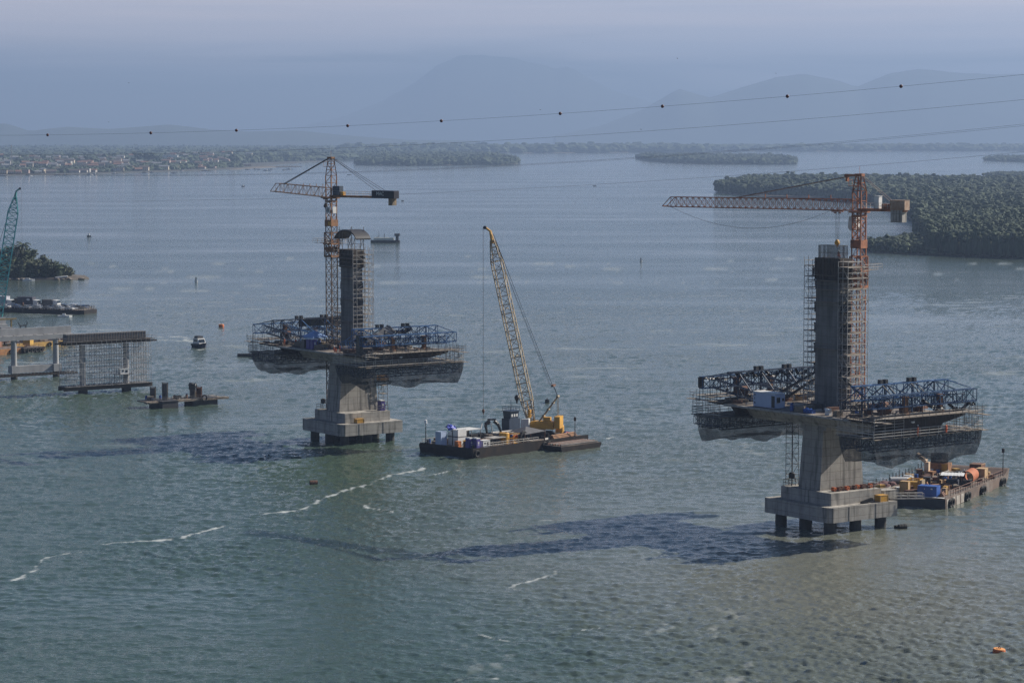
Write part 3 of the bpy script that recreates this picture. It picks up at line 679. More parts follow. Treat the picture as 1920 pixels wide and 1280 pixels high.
        MB().box((0, w*.62, H-3.0), (1.3, .06, 1.4)).box((-w*.62, 0, H-3.0), (.06, 1.1, 1.5)).build('sign_panel', WHITE, K)
        s_ = MB(); 
        for x0 in (-.25, .15): s_.box((x0, w*.62+.05, H-2.8), (.12, .03, .7), 0); s_.box((x0+.12, w*.62+.05, H-3.2), (.12, .03, .5), 0)
        s_.build('chevron_mark', DARK, K); MB().box((-.6, w*.5, H-6.1), (.8, .8, .9)).build('electric_box', YEL, K)
    st = MB(); jp = jl*.62 if which == 'R' else jl*.80; jz = H+.9+jh/2+jp*ti
    for y in (-.3, .3):
        st.tube((.5, y*.6, H+hh), (jp, y, jz), .09 if which == 'L' else .11); st.tube((-.4, y, H+hh), (-cl*.86 if which == 'R' else -cl*.8, y*2, H+1.8 if which == 'L' else H+.6), .05)
    if which == 'L': st.tube((-.4, 0, H+hh), (-cl*.74, 0, H+1.2), .05)
    st.build('stay_bar', mat('stay_steel', (.33,.24,.2), (.15,.1,.08), 1, .6) if which == 'R' else DARK, K)
    if which == 'R':
        cb = MB().extr([(1.2, H-1.1), (2.7, H-1.1), (2.9, H-3.2), (2.5, H-3.7), (1.2, H-3.6)], 1, -2.3, -.9); cabo = cb.build('cab', WHITE, K)
        MB().extr([(2.63, H-1.25), (2.79, H-1.3), (2.99, H-3.1), (2.82, H-3.2)], 1, -2.22, -.98).box((1.95, -2.33, H-2.2), (1.1, .05, 1.5)).build('window', GLASS, cabo)
    xt = 4.6 if which == 'R' else 1.9
    tr = MB().box((xt, 0, H-.18), (1.5, 1.7, .28));
    for dx in (-.5, .5): tr.lathe((xt+dx, 0, H-.5), [(.05, -.12), (.26, -.1), (.26, .1), (.05, .12)], 8)
    tr.build('trolley', mo, K)
    hk = MB()
    zk = H-5.4 if which == 'R' else H-1.6
    for dx, dy in ((-.35, -.2), (.35, -.2), (-.35, .2), (.35, .2)): hk.tube((xt+dx, dy, H-.4), (xt+dx*.5, dy, zk), .028, 3)
    hk.build('hoist_rope', CABLE, K)
    MB().lathe((xt, 0, zk-.6), [(.08, -.7), (.16, -.35), (.42, -.2), (.5, .1), (.38, .45), (.15, .7)], 10).build('hook_block', YEL if which == 'R' else DARK, K)
    if which == 'R':
        sl = MB().tube((xt, 0, zk-1.3), (xt-1.1, 0, zk-4.5), .03, 3).tube((xt, 0, zk-1.3), (xt+1.1, 0, zk-4.5), .03, 3).tube((xt-1.7, 0, zk-4.55), (xt+1.7, 0, zk-4.55), .09, 4); sl.build('lifting_beam', DARK, K)
        pts = [(jl-1+(xt+1-jl+1)*t, 0, H+.1-4.1*4*t*(1-t)*.93) for t in np.linspace(0, 1, 22)]; MB().path([tuple(p) for p in pts], .035, 3).build('slack_rope', CABLE, K)
    else:
        MB().tube((xt, 0, zk-1.2), (1.2, .6, zk-12), .05, 3).build('pendant_cable', CABLE, K)
    return K
tower_crane(pf(CL, -6.35, -1.45), 6.95, 55.9, 64.9, 19.8, 21.0, math.atan2(.67, -.74), 'L', 'rust brown tower crane beside the left pylon, short jib, dark board on its counter jib')
tower_crane(pf(CR, .9, 5.4), DZ+.05, 56.6, 63.0, 43.2, 9.6, math.atan2(.64, -.77), 'R', 'bright orange tower crane behind the right pylon with a long jib and white cab')
# ------------------------------------------------------------------ form travellers at the ends of both decks
def drape(mb, a, b, w, sag, n=14, seed=0, thick=.05):
    """a crumpled tarpaulin strip slung from a to b, w wide"""
    rn = random.Random(seed); a, b = Vector(a), Vector(b); d = b-a; s = Vector((d.y, -d.x, 0)).normalized()*w/2; rows = []
    for i in range(n+1):
        t = i/n; c = a+d*t+Vector((0, 0, -sag*4*t*(1-t)*rn.uniform(.7, 1.2)))
        row = []
        for j in range(5):
            u = j/4*2-1; row.append(c+s*u*rn.uniform(.8, 1.1)+Vector((0, 0, -.55*abs(u)*w*.6+rn.uniform(-.18, .18))))
        rows.append(row)
    vs = [p for r in rows for p in r]+[p-Vector((0, 0, thick)) for r in rows for p in r]; m = len(rows)*5; fs = []
    for i in range(n):
        for j in range(4):
            q = i*5+j; fs.append((q, q+1, q+6, q+5)); fs.append((m+q+5, m+q+6, m+q+1, m+q))
    mb.add(vs, fs); return mb
def net_mesh(path, ztop, zb, seed, closed=True):
    """netting hung from a rim: path in plan, top height, function of arc length for the sagging hem, with a bellied bottom"""
    rn = random.Random(seed); P = []; 
    for a, b in zip(path, path[1:]+path[:1]):
        L_ = math.dist(a, b); n = max(2, int(L_/.9))
        for i in range(n): P.append((a[0]+(b[0]-a[0])*i/n, a[1]+(b[1]-a[1])*i/n))
    cx = sum(p[0] for p in P)/len(P); cy = sum(p[1] for p in P)/len(P); n = len(P); rows = 7; vs = []; fs = []
    ph = [rn.uniform(0, 6) for _ in range(4)]
    hem = [zb-.1+.95*abs(math.sin(i*.19+ph[0]))+.18*math.sin(i*.5+ph[1])+.07*math.sin(i*1.9+ph[2]) for i in range(n)]
    for j in range(rows+1):
        t = j/rows; k = 1-.10*t*t
        for i, p in enumerate(P):
            w = .22*math.sin(i*1.3+t*3+ph[3])*t
            vs.append((cx+(p[0]-cx)*k+w*.5, cy+(p[1]-cy)*k+w*.3, ztop+(hem[i]-ztop)*t))
    for j in range(rows):
        for i in range(n): fs.append((j*n+i, j*n+(i+1) % n, (j+1)*n+(i+1) % n, (j+1)*n+i))
    o = rows*n
    for k in (.6, .25):
        s0 = len(vs)
        for i in range(n):
            p = vs[rows*n+i]; vs.append((cx+(p[0]-cx)*k, cy+(p[1]-cy)*k, zb+.9+.25*math.sin(i*.5)-.3*k))
        for i in range(n): fs.append((o+i, o+(i+1) % n, s0+(i+1) % n, s0+i))
        o = s0
    fs.append(tuple(range(o, o+n)))
    return MB().add(vs, fs)
def traveller(C, s, X0, XE, seed, label, blue_mix, zl=19.3):
    """s = +1 towards the viewer along the bridge, -1 away; X0 end of the cast deck, XE outer edge"""
    rn = random.Random(seed); T = empty('form_traveller', pf(C, s*XE*.8, 0, DZ), TH, label, 'form traveller', 'form travellers on the deck ends')
    ox = s*XE*.8; off = Vector((-ox, 0, -DZ))
    def B(mb, name, m, par=None):
        mb.v = [(x-ox, y, z-DZ) for x, y, z in mb.v]; return mb.build(name, m, par or T)
    y0, y1 = -12.6, 12.8; Xf = min(23.4, XE-2.2); Xr = Xf-6.0; ylo = -14.0 if s > 0 else -12.4
    bm_ = BLUE if blue_mix else BLUED
    f = MB(); lattice(f, (s*Xf, y0+.2, DZ+3.5), (s*Xf, y1, DZ+3.5), .9, 2.1, 2.5, .14, .09); B(f, 'front_truss', BLUE if C is CL else BLUEM)
    f = MB(); lattice(f, (s*Xr, -10.8, DZ+4.5), (s*Xr, 11.8, DZ+4.5), .9, 2.5, 2.4, .14, .09)
    for yy, yo in ((11.8, y1), (-10.8, y0)):
        for dx in (-.4, .4): f.tube((s*(Xr+dx), yy, DZ+5.7), (s*(Xf-.4+dx*0), yo, DZ+4.5), .06, 3); 
    B(f, 'rear_truss', bm_)
    for y in (-8.6, -3.2, 3.4, 8.8):
        f = MB(); lattice(f, (s*(X0-5), y, DZ+1.7), (s*(XE-1.0), y, DZ+3.2), .7, 1.6, 2.0, .11, .07)
        f.tube((s*Xr, y, DZ+.1), (s*Xr, y, DZ+5.5), .16); f.tube((s*(X0-4.6), y, DZ+2.4), (s*Xr, y, DZ+5.7), .12); f.tube((s*Xr, y, DZ+5.7), (s*Xf, y, DZ+4.4), .10)
        B(f, 'main_frame', (BLUE if C is CL else BLUEM) if rn.random() < .6 else BLUED)
    for y in (-4.3, -3.1, 2.6, 3.8):
        jk = MB(); jk.box((s*Xr, y, DZ+6.2), (.75, .62, .75)); jk.tube((s*Xr, y, DZ+6.0), (s*(Xr+2.6), y+.2, DZ+4.0), .09, 4); B(jk, 'hydraulic_jack', DARK)
    for y in (-4.0, 4.4):
        lg = MB(); lg.box((s*(Xf-.2), y, DZ+2.4), (.8, .8, 2.6)); lg.box((s*(Xf-.2), y, DZ+3.9), (1.1, 1.1, .35)); lg.box((s*(Xf-.2), y, DZ+1.2), (1.4, 1.0, .3)); B(lg, 'support_leg', RUSTO)
    h = MB()
    for y in np.linspace(y0+.2, y1-.2, 11):
        h.tube((s*(Xf+.3), y, DZ+2.6), (s*(XE-1.4), y, zl), .04, 3)
        if rn.random() < .6: h.tube((s*(Xf+.3), y, DZ+2.6), (s*(Xf+.3), y, zl), .035, 3)
    for x in np.linspace(X0+1, Xf, 4):
        for y in (-12.0, 12.0): h.tube((s*x, y, DZ+3.2), (s*x, y, zl), .04, 3)
    B(h, 'hanger_rods', GREYD)
    # formwork of the segment being cast
    sec = [(y*1.02, z+(.25 if z > DZ-.5 else -.18)) for y, z in DECKSEC]
    fw = MB().extr(sec, 0, s*(X0+.02), s*(Xf-1.0))
    for x in np.arange(X0+.8, Xf-1.3, 1.1): fw.extr([(y*1.012, z+.02) for y, z in sec[2:]+sec[:1]], 0, s*x, s*(x+.14))
    B(fw, 'segment_formwork', FORM)
    # walkways: top level all round the nose, lower level on trusses
    w = MB(); w.box((s*(XE-3.3), .2, DZ+.86), (2.2, 23.6, .08)); w.box((s*(XE-.2), .2, DZ+.9), (2.2, 22.4, .08))
    for y in (-11.9, 12.0): w.box((s*((X0+XE)/2+1), y, DZ+.3), (XE-X0+2, 1.3, .08))
    B(w, 'upper_walkway', PLANK)
    g = MB()
    for z in (.5, 1.0): g.path([(s*(X0-1), -12.5, DZ+.3+z), (s*(XE+.8), -12.5, DZ+.6+z), (s*(XE+.8), 12.6, DZ+.6+z), (s*(X0-1), 12.6, DZ+.3+z)], .04, 3)
    for y in np.arange(-12.5, 12.7, 1.6): g.tube((s*(XE+.8), y, DZ+.3), (s*(XE+.8), y, DZ+1.8+rn.uniform(0, .5)), .04, 3)
    for x in np.arange(X0-1, XE+.8, 1.6):
        for y in (-12.5, 12.6): g.tube((s*x, y, DZ+.2), (s*x, y, DZ+1.6+rn.uniform(0, .6)), .04, 3)
    B(g, 'upper_rail', GREYD)
    w = MB(); w.box((s*(XE-.7), (ylo+12.2)/2, zl), (1.9, 12.4-ylo, .09)); w.box((s*(XE-3.2), -.6, zl-.02), (2.2, 25, .06))
    for y in (ylo+.8, 12.6): w.box((s*((X0+XE)/2), y, zl), (XE-X0+1.5, 1.5, .09))
    B(w, 'lower_walkway', PLANK)
    g = MB(); ex = XE+.3
    for z in (.45, .95, 1.4):
        g.path([(s*(X0-.5), ylo, zl+z), (s*ex, ylo, zl+z), (s*ex, 12.2, zl+z), (s*(X0-.5), 12.2, zl+z)], .07, 4)
    for y in np.arange(ylo, 12.3, 2.2): g.tube((s*ex, y, zl), (s*ex, y, zl+1.5), .05, 3)
    for y in (ylo+.2, -11.3, -9.1, -6.9):            # tall tube bays at the near corner
        g.tube((s*ex, y, zl), (s*ex, y, DZ+1.2), .055, 3)
    for z in np.arange(.45, DZ-zl+1, .5): g.tube((s*ex, ylo, zl+z), (s*ex, -6.9, zl+z), .05, 3)
    for y in np.arange(7.4, 12.3, 1.2):
        for x in (ex, ex-2): g.tube((s*x, y, zl), (s*x, y, DZ+1.8), .045, 3)
    for z in np.arange(.4, DZ-zl+1.6, .65): g.tube((s*ex, 7.2, zl+z), (s*ex, 12.4, zl+z), .04, 3); g.tube((s*ex, 12.4, zl+z), (s*(ex-4), 12.4, zl+z), .04, 3)
    for x in np.arange(X0, XE, 1.5):
        for y in (ylo, 12.4): g.tube((s*x, y, zl), (s*x, y, DZ+rn.uniform(-.4, .6)), .045, 3)
    for z in np.arange(.45, DZ-zl, .6): g.tube((s*X0, ylo, zl+z), (s*ex, ylo, zl+z), .04, 3)
    B(g, 'lower_rail', GREY)
    lt = MB()
    for x in (X0+.5, (X0+XE)/2, XE-1.2): lattice(lt, (s*x, ylo+.8, zl-1.25), (s*x, 12.4, zl-1.25), .7, 2.1, 1.9, .10, .06)
    for y in (-12.4, -4, 4, 11.6): lattice(lt, (s*X0, y, zl-.9), (s*(XE-.5), y, zl-.9), .5, 1.5, 1.9, .09, .055)
    B(lt, 'lower_truss', BLUED)
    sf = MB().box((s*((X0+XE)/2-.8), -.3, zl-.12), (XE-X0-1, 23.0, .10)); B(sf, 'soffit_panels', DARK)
    xa, xb = s*(X0-.4), s*(XE-.2)
    path = [(xa, ylo+.6), (xb, ylo+.6), (xb, 12.6), (xa, 12.6)]
    B(net_mesh(path, zl-.1, zl-5.0, seed+3), 'safety_net', NET)
    # tarpaulins, floodlights, litter of material on the nose
    tp = MB(); k = rn.random()
    if label.startswith('blue'):   # left pylon, viewer side: big black sheet
        drape(tp, (s*(Xf-.6), -11.8, DZ+4.9), (s*(Xr), -1.5, DZ+6.3), 4.2, .6, 16, seed); drape(tp, (s*Xr, -1, DZ+6.2), (s*Xr, 4.5, DZ+6.0), 2.2, 1.1, 12, seed+1)
        tp.box((s*(Xf-1.4), -12.0, DZ+2.6), (1.5, .8, 4.6))
    elif label.startswith('far'):
        tp.box((s*Xr, 4.0, DZ+5.0), (.16, 15.5, 2.0)); drape(tp, (s*Xr, -4, DZ+6.0), (s*Xr, 8, DZ+6.2), 1.0, .2, 14, seed)
    elif label.startswith('dark'):
        for a in range(5): drape(tp, (s*Xr, -9+a*3.6, DZ+5.8), (s*Xr, -6.2+a*3.6, DZ+5.5), 1.1, .8, 8, seed+a)
        tp.box((s*(Xf), -12.4, DZ+3.6), (.4, 1.1, 1.9)); drape(tp, (s*Xf, -12, DZ+4.6), (s*Xf, -5, DZ+4.3), .9, .3, 10, seed+9)
    else:
        drape(tp, (s*Xf, 6.5, DZ+2.5), (s*Xf, 11, DZ+2.4), 1.0, 1.3, 10, seed); drape(tp, (s*Xf, 11.2, DZ+2.6), (s*Xf, 12.6, DZ+2.2), .9, .4, 6, seed+2); drape(tp, (s*Xf, 0, DZ+3.6), (s*Xf, 5, DZ+2), 1.3, .6, 10, seed+4)
    B(tp, 'tarpaulin', BLACK)
    for (x, y, z) in ((Xf-.2, -9.5+3*k, DZ+2.7), (XE-.4, -6.6+4*k, DZ-.1), (Xr+1, 5.2, DZ+3.6)):
        l = MB().lathe((0, 0, 0), [(.05, -.2), (.3, -.14), (.33, .1), (.05, .14)], 8)
        l.v = [(s*x+q[0], y+q[1], z+q[2]) for q in l.v]; B(l, 'floodlight', LAMPW)
    rl = MB().tube((s*(Xf-3.5), -6.5, DZ+1.9), (s*(Xf-3.5), -4.9, DZ+1.9), 1.15, 12); B(rl, 'cable_reel', RUST)
    for _ in range(34):
        x = s*rn.uniform(X0-4, Xf-1.2); y = rn.uniform(-10.5, 10.5); hgt = rn.uniform(.12, .6)
        B(MB().box((x, y, DZ+.27+hgt/2), (rn.uniform(.4, 2.4), rn.uniform(.15, .6), hgt), rn.uniform(0, 3.1)), 'loose_board', rn.choice((PLANK, PLANK, DARK, RUST)))
    return T
traveller(CL, 1, 14.5, 27.2, 21, 'blue form traveller with a crumpled black sheet on the near end of the left deck', True)
traveller(CL, -1, 14.5, 25.8, 22, 'far form traveller of the left deck with a black screen on its truss', False)
traveller(CR, -1, 16.6, 23.9, 23, 'dark form traveller on the far end of the right deck, above the white cabin', False, 18.8)
traveller(CR, 1, 16.6, 25.0, 24, 'bare blue form traveller on the near end of the right deck, right of the crane', True, 18.8)
# ------------------------------------------------------------------ shared small builders
def frame_of(O, wx, wy):
    ang = math.atan2(wy, wx); c, s = math.cos(ang), math.sin(ang)
    return ang, (lambda x, y, z=0.0: Vector((O[0]+c*x-s*y, O[1]+s*x+c*y, z)))
def hull_box(mb, L, Bm, z0, z1, rake=1.6, rake2=1.2):
    """barge hull: raked ends, flat deck; local x 0..L, y 0..Bm"""
    p = [(0, z1), (L, z1), (L, z1-.5), (L-rake, z0), (rake2, z0), (0, z1-.5)]
    return mb.extr([(x, z) for x, z in p], 1, 0, Bm)
def rail(mb, pts, z, h=1.05, step=1.8, r=.045):
    for a, b in zip(pts, pts[1:]):
        L_ = math.dist(a, b); n = max(1, int(L_/step))
        for i in range(n+1):
            t = i/n; p = (a[0]+(b[0]-a[0])*t, a[1]+(b[1]-a[1])*t); mb.tube((*p, z), (*p, z+h), r, 3)
        for k in (.5, 1.0): mb.tube((*a, z+h*k), (*b, z+h*k), r, 3)
def lamp_post(p, h, label, white=True):
    T = empty('lamp_post', p, 0, label, 'lamp post'); MB().lathe((0, 0, 0), [(.28, 0), (.12, .5), (.07, h)], 6).build('pole', DARK, T)
    MB().lathe((0, 0, h), [(.08, -.05), (.3, .1), (.3, .85), (.1, .95)], 8).build('lamp_head', LAMPW if white else DARK, T); return T
def toilet(p, rz, label, grp='purple portable toilets'):
    T = empty('portable_toilet', p, rz, label, 'toilet', grp); MB().box((0, 0, 1.1), (1.25, 1.25, 2.2)).box((0, 0, .06), (1.35, 1.35, .12)).build('cabin', PURP, T)
    MB().extr([(-.68, 2.2), (.68, 2.2), (.45, 2.42), (-.45, 2.42)], 0, -.68, .68).build('roof', WHITE, T)
    d = MB().box((.65, 0, 1.08), (.05, .92, 1.9)).build('door', PURP, T); MB().box((.69, 0, 1.55), (.03, .5, .1)).box((.69, 0, 1.25), (.03, .4, .3)).box((.69, .0, .8), (.03, .5, .08)).build('notice', WHITE, d); return T
def crate(name, p, rz, dims, m, label, cat, lid=None, grp=None):
    T = empty(name, p, rz, label, cat, grp); w, d, h = dims
    MB().box((0, 0, h/2), dims).build('body', m, T); r = MB()
    for x in (-1, 1):
        for y in (-1, 1): r.box((x*(w/2), y*(d/2), h/2), (.09, .09, h+.02))
    for z in (.05, h-.05):
        for y in (-1, 1): r.box((0, y*d/2, z), (w-.1, .07, .09))
        for x in (-1, 1): r.box((x*w/2, 0, z), (.07, d-.1, .09))
    r.build('edge_frame', lid or m, T); return T
def drum(p, r, h, m, label, name='tank', cat='tank', grp=None):
    T = empty(name, p, 0, label, cat, grp); MB().lathe((0, 0, 0), [(r*.98, 0), (r, .06), (r, h*.33), (r*1.02, h*.34), (r, h*.36), (r, h*.66), (r*1.02, h*.67), (r, h*.69), (r, h-.12), (r*.9, h), (r*.2, h+.03)], 18).build('shell', m, T, smooth=False)
    MB().lathe((r*.4, 0, h), [(.18, 0), (.18, .12), (.02, .14)], 8).build('lid', DARK, T); return T
def timber_stack(p, rz, label, m=None, rn=None, L_=2.6, grp='stacks of timber and steel on the work decks'):
    rn = rn or rnd; T = empty('material_stack', p, rz, label, 'stack', grp); b = MB()
    for k in range(rn.randint(3, 6)):
        for j in range(3): b.box((rn.uniform(-.1, .1), -.4+.4*j, .1+.17*k), (L_*rn.uniform(.85, 1), .34, .14))
    b.build('boards', m or PLANK, T); MB().box((-L_*.3, 0, .0), (.15, 1.2, .1)).build('bearer', RUST, T); MB().box((L_*.3, 0, .0), (.15, 1.2, .1)).build('bearer', RUST, T); return T
def pipes(p, rz, n, L_, r, m, label, grp=None, cat='pipe bundle'):
    T = empty('pipe_bundle', p, rz, label, cat, grp); k = 0; row = n; z = r; 
    while row > 0 and k < 3:
        for i in range(row): MB().tube((-L_/2, (i-(row-1)/2)*2*r, z), (L_/2, (i-(row-1)/2)*2*r, z), r, 8).build('pipe', m, T)
        row -= 1; z += 1.75*r; k += 1
    return T
def tyre_fender(o, p, axis, r=.62):
    return MB().torus(p, r, .24, axis, 12, 5).build('tyre_fender', RUBBER, o)
def person(p, rz, top, label, pose='stand', pants=None):
    """one continuous skinned body with jacket, trousers and helmet as separate clothing"""
    T = empty('person', p, rz, label, 'person'); sit = pose == 'crouch'; hz_ = .55 if sit else .92
    J = [(0,0,hz_), (0,0,hz_+.28), (0,0,hz_+.5), (.02,0,hz_+.62), (.03,0,hz_+.72), (.03,0,hz_+.84),
         (0,.19,hz_+.47), (.06,.27,hz_+.22), (.2,.24,hz_+.05), (0,-.19,hz_+.47), (.04,-.28,hz_+.22), (.1,-.27,hz_-.02),
         (0,.1,hz_-.06), (.03 if not sit else .38,.13,.48), (0,.12,.09), (.17,.14,.04), (0,-.1,hz_-.06), (-.02 if not sit else .36,-.13,.48), (-.06,-.12,.09), (.11,-.14,.04)]
    E_ = [(0,1),(1,2),(2,3),(3,4),(4,5),(2,6),(6,7),(7,8),(2,9),(9,10),(10,11),(0,12),(12,13),(13,14),(14,15),(0,16),(16,17),(17,18),(18,19)]
    RA = [.13,.13,.15,.055,.09,.085,.07,.05,.04,.07,.05,.04,.095,.065,.045,.045,.095,.065,.045,.045]
    def skin(name, idx, grow, m, par):
        mp_ = {i: k for k, i in enumerate(idx)}; me_ = bpy.data.meshes.new(name)
        me_.from_pydata([J[i] for i in idx], [(mp_[a], mp_[b]) for a, b in E_ if a in mp_ and b in mp_], []); me_.materials.append(m)
        o = bpy.data.objects.new(name, me_); COL.objects.link(o); o.parent = par
        md = o.modifiers.new('s', 'SKIN'); 
        if not me_.skin_vertices: 
            bpy.context.view_layer.objects.active = o
        for k, i in enumerate(idx):
            me_.skin_vertices[0].data[k].radius = (RA[i]*grow, RA[i]*grow)
        me_.skin_vertices[0].data[0].use_root = True
        o.modifiers.new('u', 'SUBSURF').levels = 1; return o
    skin('body', list(range(20)), 1.0, SKIN, T)
    skin('jacket', [0,1,2,6,7,9,10], 1.22, top, T); skin('trousers', [0,12,13,14,16,17,18], 1.2, pants or top, T)
    MB().lathe((.03, 0, hz_+.80), [(.15, 0), (.125, .04), (.11, .12), (.04, .17)], 10).build('helmet', WHITE, T); return T

# ------------------------------------------------------------------ things on and around the pylons
P_ = lambda C: (lambda x, y, z=DZ+.05: pf(C, x, y, z))
pL, pR = P_(CL), P_(CR)
# cabin on the right deck
T = empty('site_cabin', pR(-7.0, -8.8), TH, 'pale blue white container cabin standing on the right pylon deck', 'cabin')
MB().box((0, 0, 1.35), (5.8, 2.4, 2.6)).build('body', BLUEC, T); rb = MB()
for x in np.arange(-2.6, 1.9, .35): rb.box((x, -1.215, 1.3), (.08, .03, 2.3))
rb.build('wall_ribs', BLUEC, T); MB().box((0, 0, 2.7), (5.95, 2.55, .1)).build('roof', WHITE, T)
MB().box((2.45, -1.23, 1.2), (.85, .05, 2.1)).build('door', DARK, T)
w_ = MB().box((2.93, -.35, 1.5), (.06, .8, 1.0)).build('window', GLASS, T); MB().box((2.95, -.35, .97), (.1, .95, .07)).build('sill', WHITE, w_)
MB().box((2.93, .75, 1.55), (.08, .5, .5)).build('air_conditioner', GREYD, T)
for k, ch in enumerate('AFA'): text_mesh(ch, .62, NAVY, T, (-2.45, -1.25, 2.15-k*.72), (math.pi/2, 0, 0))
# tent, toilets, machinery on the left deck
T = empty('canopy_tent', pL(-8.2, -5.0), TH+.1, 'blue pop-up canopy tent on the left pylon deck', 'tent')
q = MB().add([(-2.1,-2.1,2.3), (2.1,-2.1,2.3), (2.1,2.1,2.3), (-2.1,2.1,2.3), (0,0,3.7), (-2.1,-2.1,2.05), (2.1,-2.1,2.05), (2.1,2.1,2.05), (-2.1,2.1,2.05)], [(0,1,4),(1,2,4),(2,3,4),(3,0,4),(5,6,1,0),(6,7,2,1),(7,8,3,2),(8,5,0,3)])
q.build('canopy', mat('blue_canopy_cloth', (.24,.37,.62), (.2,.31,.54), 1, .8), T)
for x in (-2, 2):
    for y in (-2, 2): MB().tube((x, y, 0), (x, y, 2.3), .05).build('leg', GREY, T)
toilet(pL(-3.2, -9.4), TH, 'purple portable toilet with white roof beside the blue tent'); toilet(pL(-1.8, -9.3), TH, 'purple portable toilet right of the one beside the blue tent')
toilet(pf(CL, 5.2, 4.6, 6.97), TH, 'purple portable toilet on the concrete base of the left pylon')
MB_ = MB().extr([(-2.5, 0), (2.5, 0), (2.2, 1.1), (.6, 1.5), (-1.5, 1.2)], 0, -1.2, 1.2); o = MB_.build('covered_heap', BLACK); o.location = pL(-7.4, -8.6); o.rotation_euler = (0, 0, TH+1.5); tag(o, 'heap under dark sheeting in front of the blue tent', 'heap')
o = MB().extr([(-1.3, 0), (1.3, 0), (1.2, 1.9), (-1.0, 2.1)], 0, -.7, .7).build('covered_heap', BLACK); o.location = pL(-5.3, -8.9); o.rotation_euler = (0, 0, TH); tag(o, 'tall black wrapped pallet left of the purple toilets', 'heap')
for i, (x, y, lb, ps) in enumerate(((-14.0, -9.7, 'orange-clad worker nearest the left tip of the left deck', 'stand'), (-11.4, -8.2, 'orange-clad worker standing beside another by the cable reel', 'stand'), (-10.4, -7.9, 'darker orange-clad worker by the cable reel', 'stand'),
      (8.6, -10.2, 'orange-clad worker bending by the black sheet', 'crouch'), (9.4, -9.2, 'upright orange-clad worker beside the black sheet', 'stand'), (10.0, -10.6, 'orange-clad worker at the edge by the scaffold boards', 'crouch'))):
    person(pL(x, y, DZ+.06), rnd.uniform(0, 6), HIVIS, lb, ps, NAVY if i == 2 else None)
for x, y, z, m, lb, ps in ((-19.5, -8.0, DZ+.95, NAVY, 'dark-clad worker standing under the far truss of the right deck', 'stand'), (-2.4, -1.95, 42.5+.06, NAVY, 'dark-clad worker on the upper platform of the right mast', 'stand'), (25.2, -3.5, 18.86, HIVIS, 'orange-clad worker on the lower walkway of the right traveller', 'stand'),
                           (25.4, 3.2, 18.86, HIVIS, 'orange-clad worker farther along the lower walkway of the right traveller', 'stand'), (2.0, -.6, 48.22, HIVIS, 'orange-clad worker on top of the right mast formwork', 'crouch'), (-5.0, -.2, 44.7, NAVY, 'dark-clad worker on the left scaffold of the right mast', 'stand')):
    person(pR(x, y, z), rnd.uniform(0, 6), m, lb, ps)
# loose material spread over both decks
def scatter_deck(fr, rz, which, n, X0, X1, Y0, Y1, z, seed, avoid=()):
    rn = random.Random(seed)
    for i in range(n):
        x, y = rn.uniform(X0, X1), rn.uniform(Y0, Y1)
        if any(abs(x-a) < c and abs(y-b) < d for a, b, c, d in avoid): continue
        side = 'far end' if x < (X0+X1)/2-5 else ('near end' if x > (X0+X1)/2+5 else 'middle'); k = rn.random(); a = rz+rn.choice((0, 1.57, .3, 1.2))
        if k < .35: timber_stack(fr(x, y, z), a, 'stack of grey boards on the %s of %s' % (side, which), PLANK, rn, rn.uniform(1.5, 3))
        elif k < .5: timber_stack(fr(x, y, z), a, 'stack of rusty steel sections on the %s of %s' % (side, which), RUST, rn, rn.uniform(1.5, 3))
        elif k < .65: crate('material_crate', fr(x, y, z), a, (rn.uniform(.9, 1.6), rn.uniform(.8, 1.2), rn.uniform(.7, 1.2)), rn.choice((DARK, GREYD, WOOD)), 'box of site material on the %s of %s' % (side, which), 'crate', grp='boxes on the work decks')
        elif k < .8: pipes(fr(x, y, z), a, 3, rn.uniform(2, 4), .08, GREY, 'bundle of scaffold tubes on the %s of %s' % (side, which), 'tube bundles on the work decks')
        else: drum(fr(x, y, z), .32, .9, rn.choice((WHITE, CBLUE, RUST)), 'small drum on the %s of %s' % (side, which), 'drum', 'drum', 'drums on the work decks')
scatter_deck(pL, TH, 'the left pylon deck', 44, -13.5, 13.5, -10.3, 9, DZ+.04, 61, [(0, 0, 3.9, 1.9), (-6.3, -1.4, 1.4, 1.4), (-8.2, -5, 2.3, 2.3), (-2.5, -9.4, 1.6, 1.2), (-5.5, -8.8, 2.6, 1.2), (-7.1, 1.3, 3, 1.2), (9.3, -10, 1.5, 1.5)])
scatter_deck(pR, TH, 'the right pylon deck', 58, -16, 16, -10.3, 9.5, DZ+.04, 62, [(0, 0, 4.4, 2.2), (.9, 5.4, 1.7, 1.7), (-7, -8.8, 3.5, 1.8), (-8.9, 3.4, 2.4, 1.5)])
o = drape(MB(), (-1.2, 0, .9), (1.2, 0, .9), 1.2, .1, 6, 3).box((0, 0, .35), (2.2, .9, .7)).build('blue_tarpaulin', CBLUE); o.location = pR(4.6, -9.6); o.rotation_euler = (0, 0, TH); tag(o, 'bright blue sheet over a box near the front edge of the right deck', 'tarpaulin')
o = drape(MB(), (-.6, 0, 1.2), (.7, 0, 1.1), .8, .1, 6, 5).box((0, 0, .4), (1.1, .6, .8)).build('white_sack', WHITE); o.location = pR(9.0, -9.2); o.rotation_euler = (0, 0, TH); tag(o, 'white bulk bag near the front edge of the right deck', 'bag')
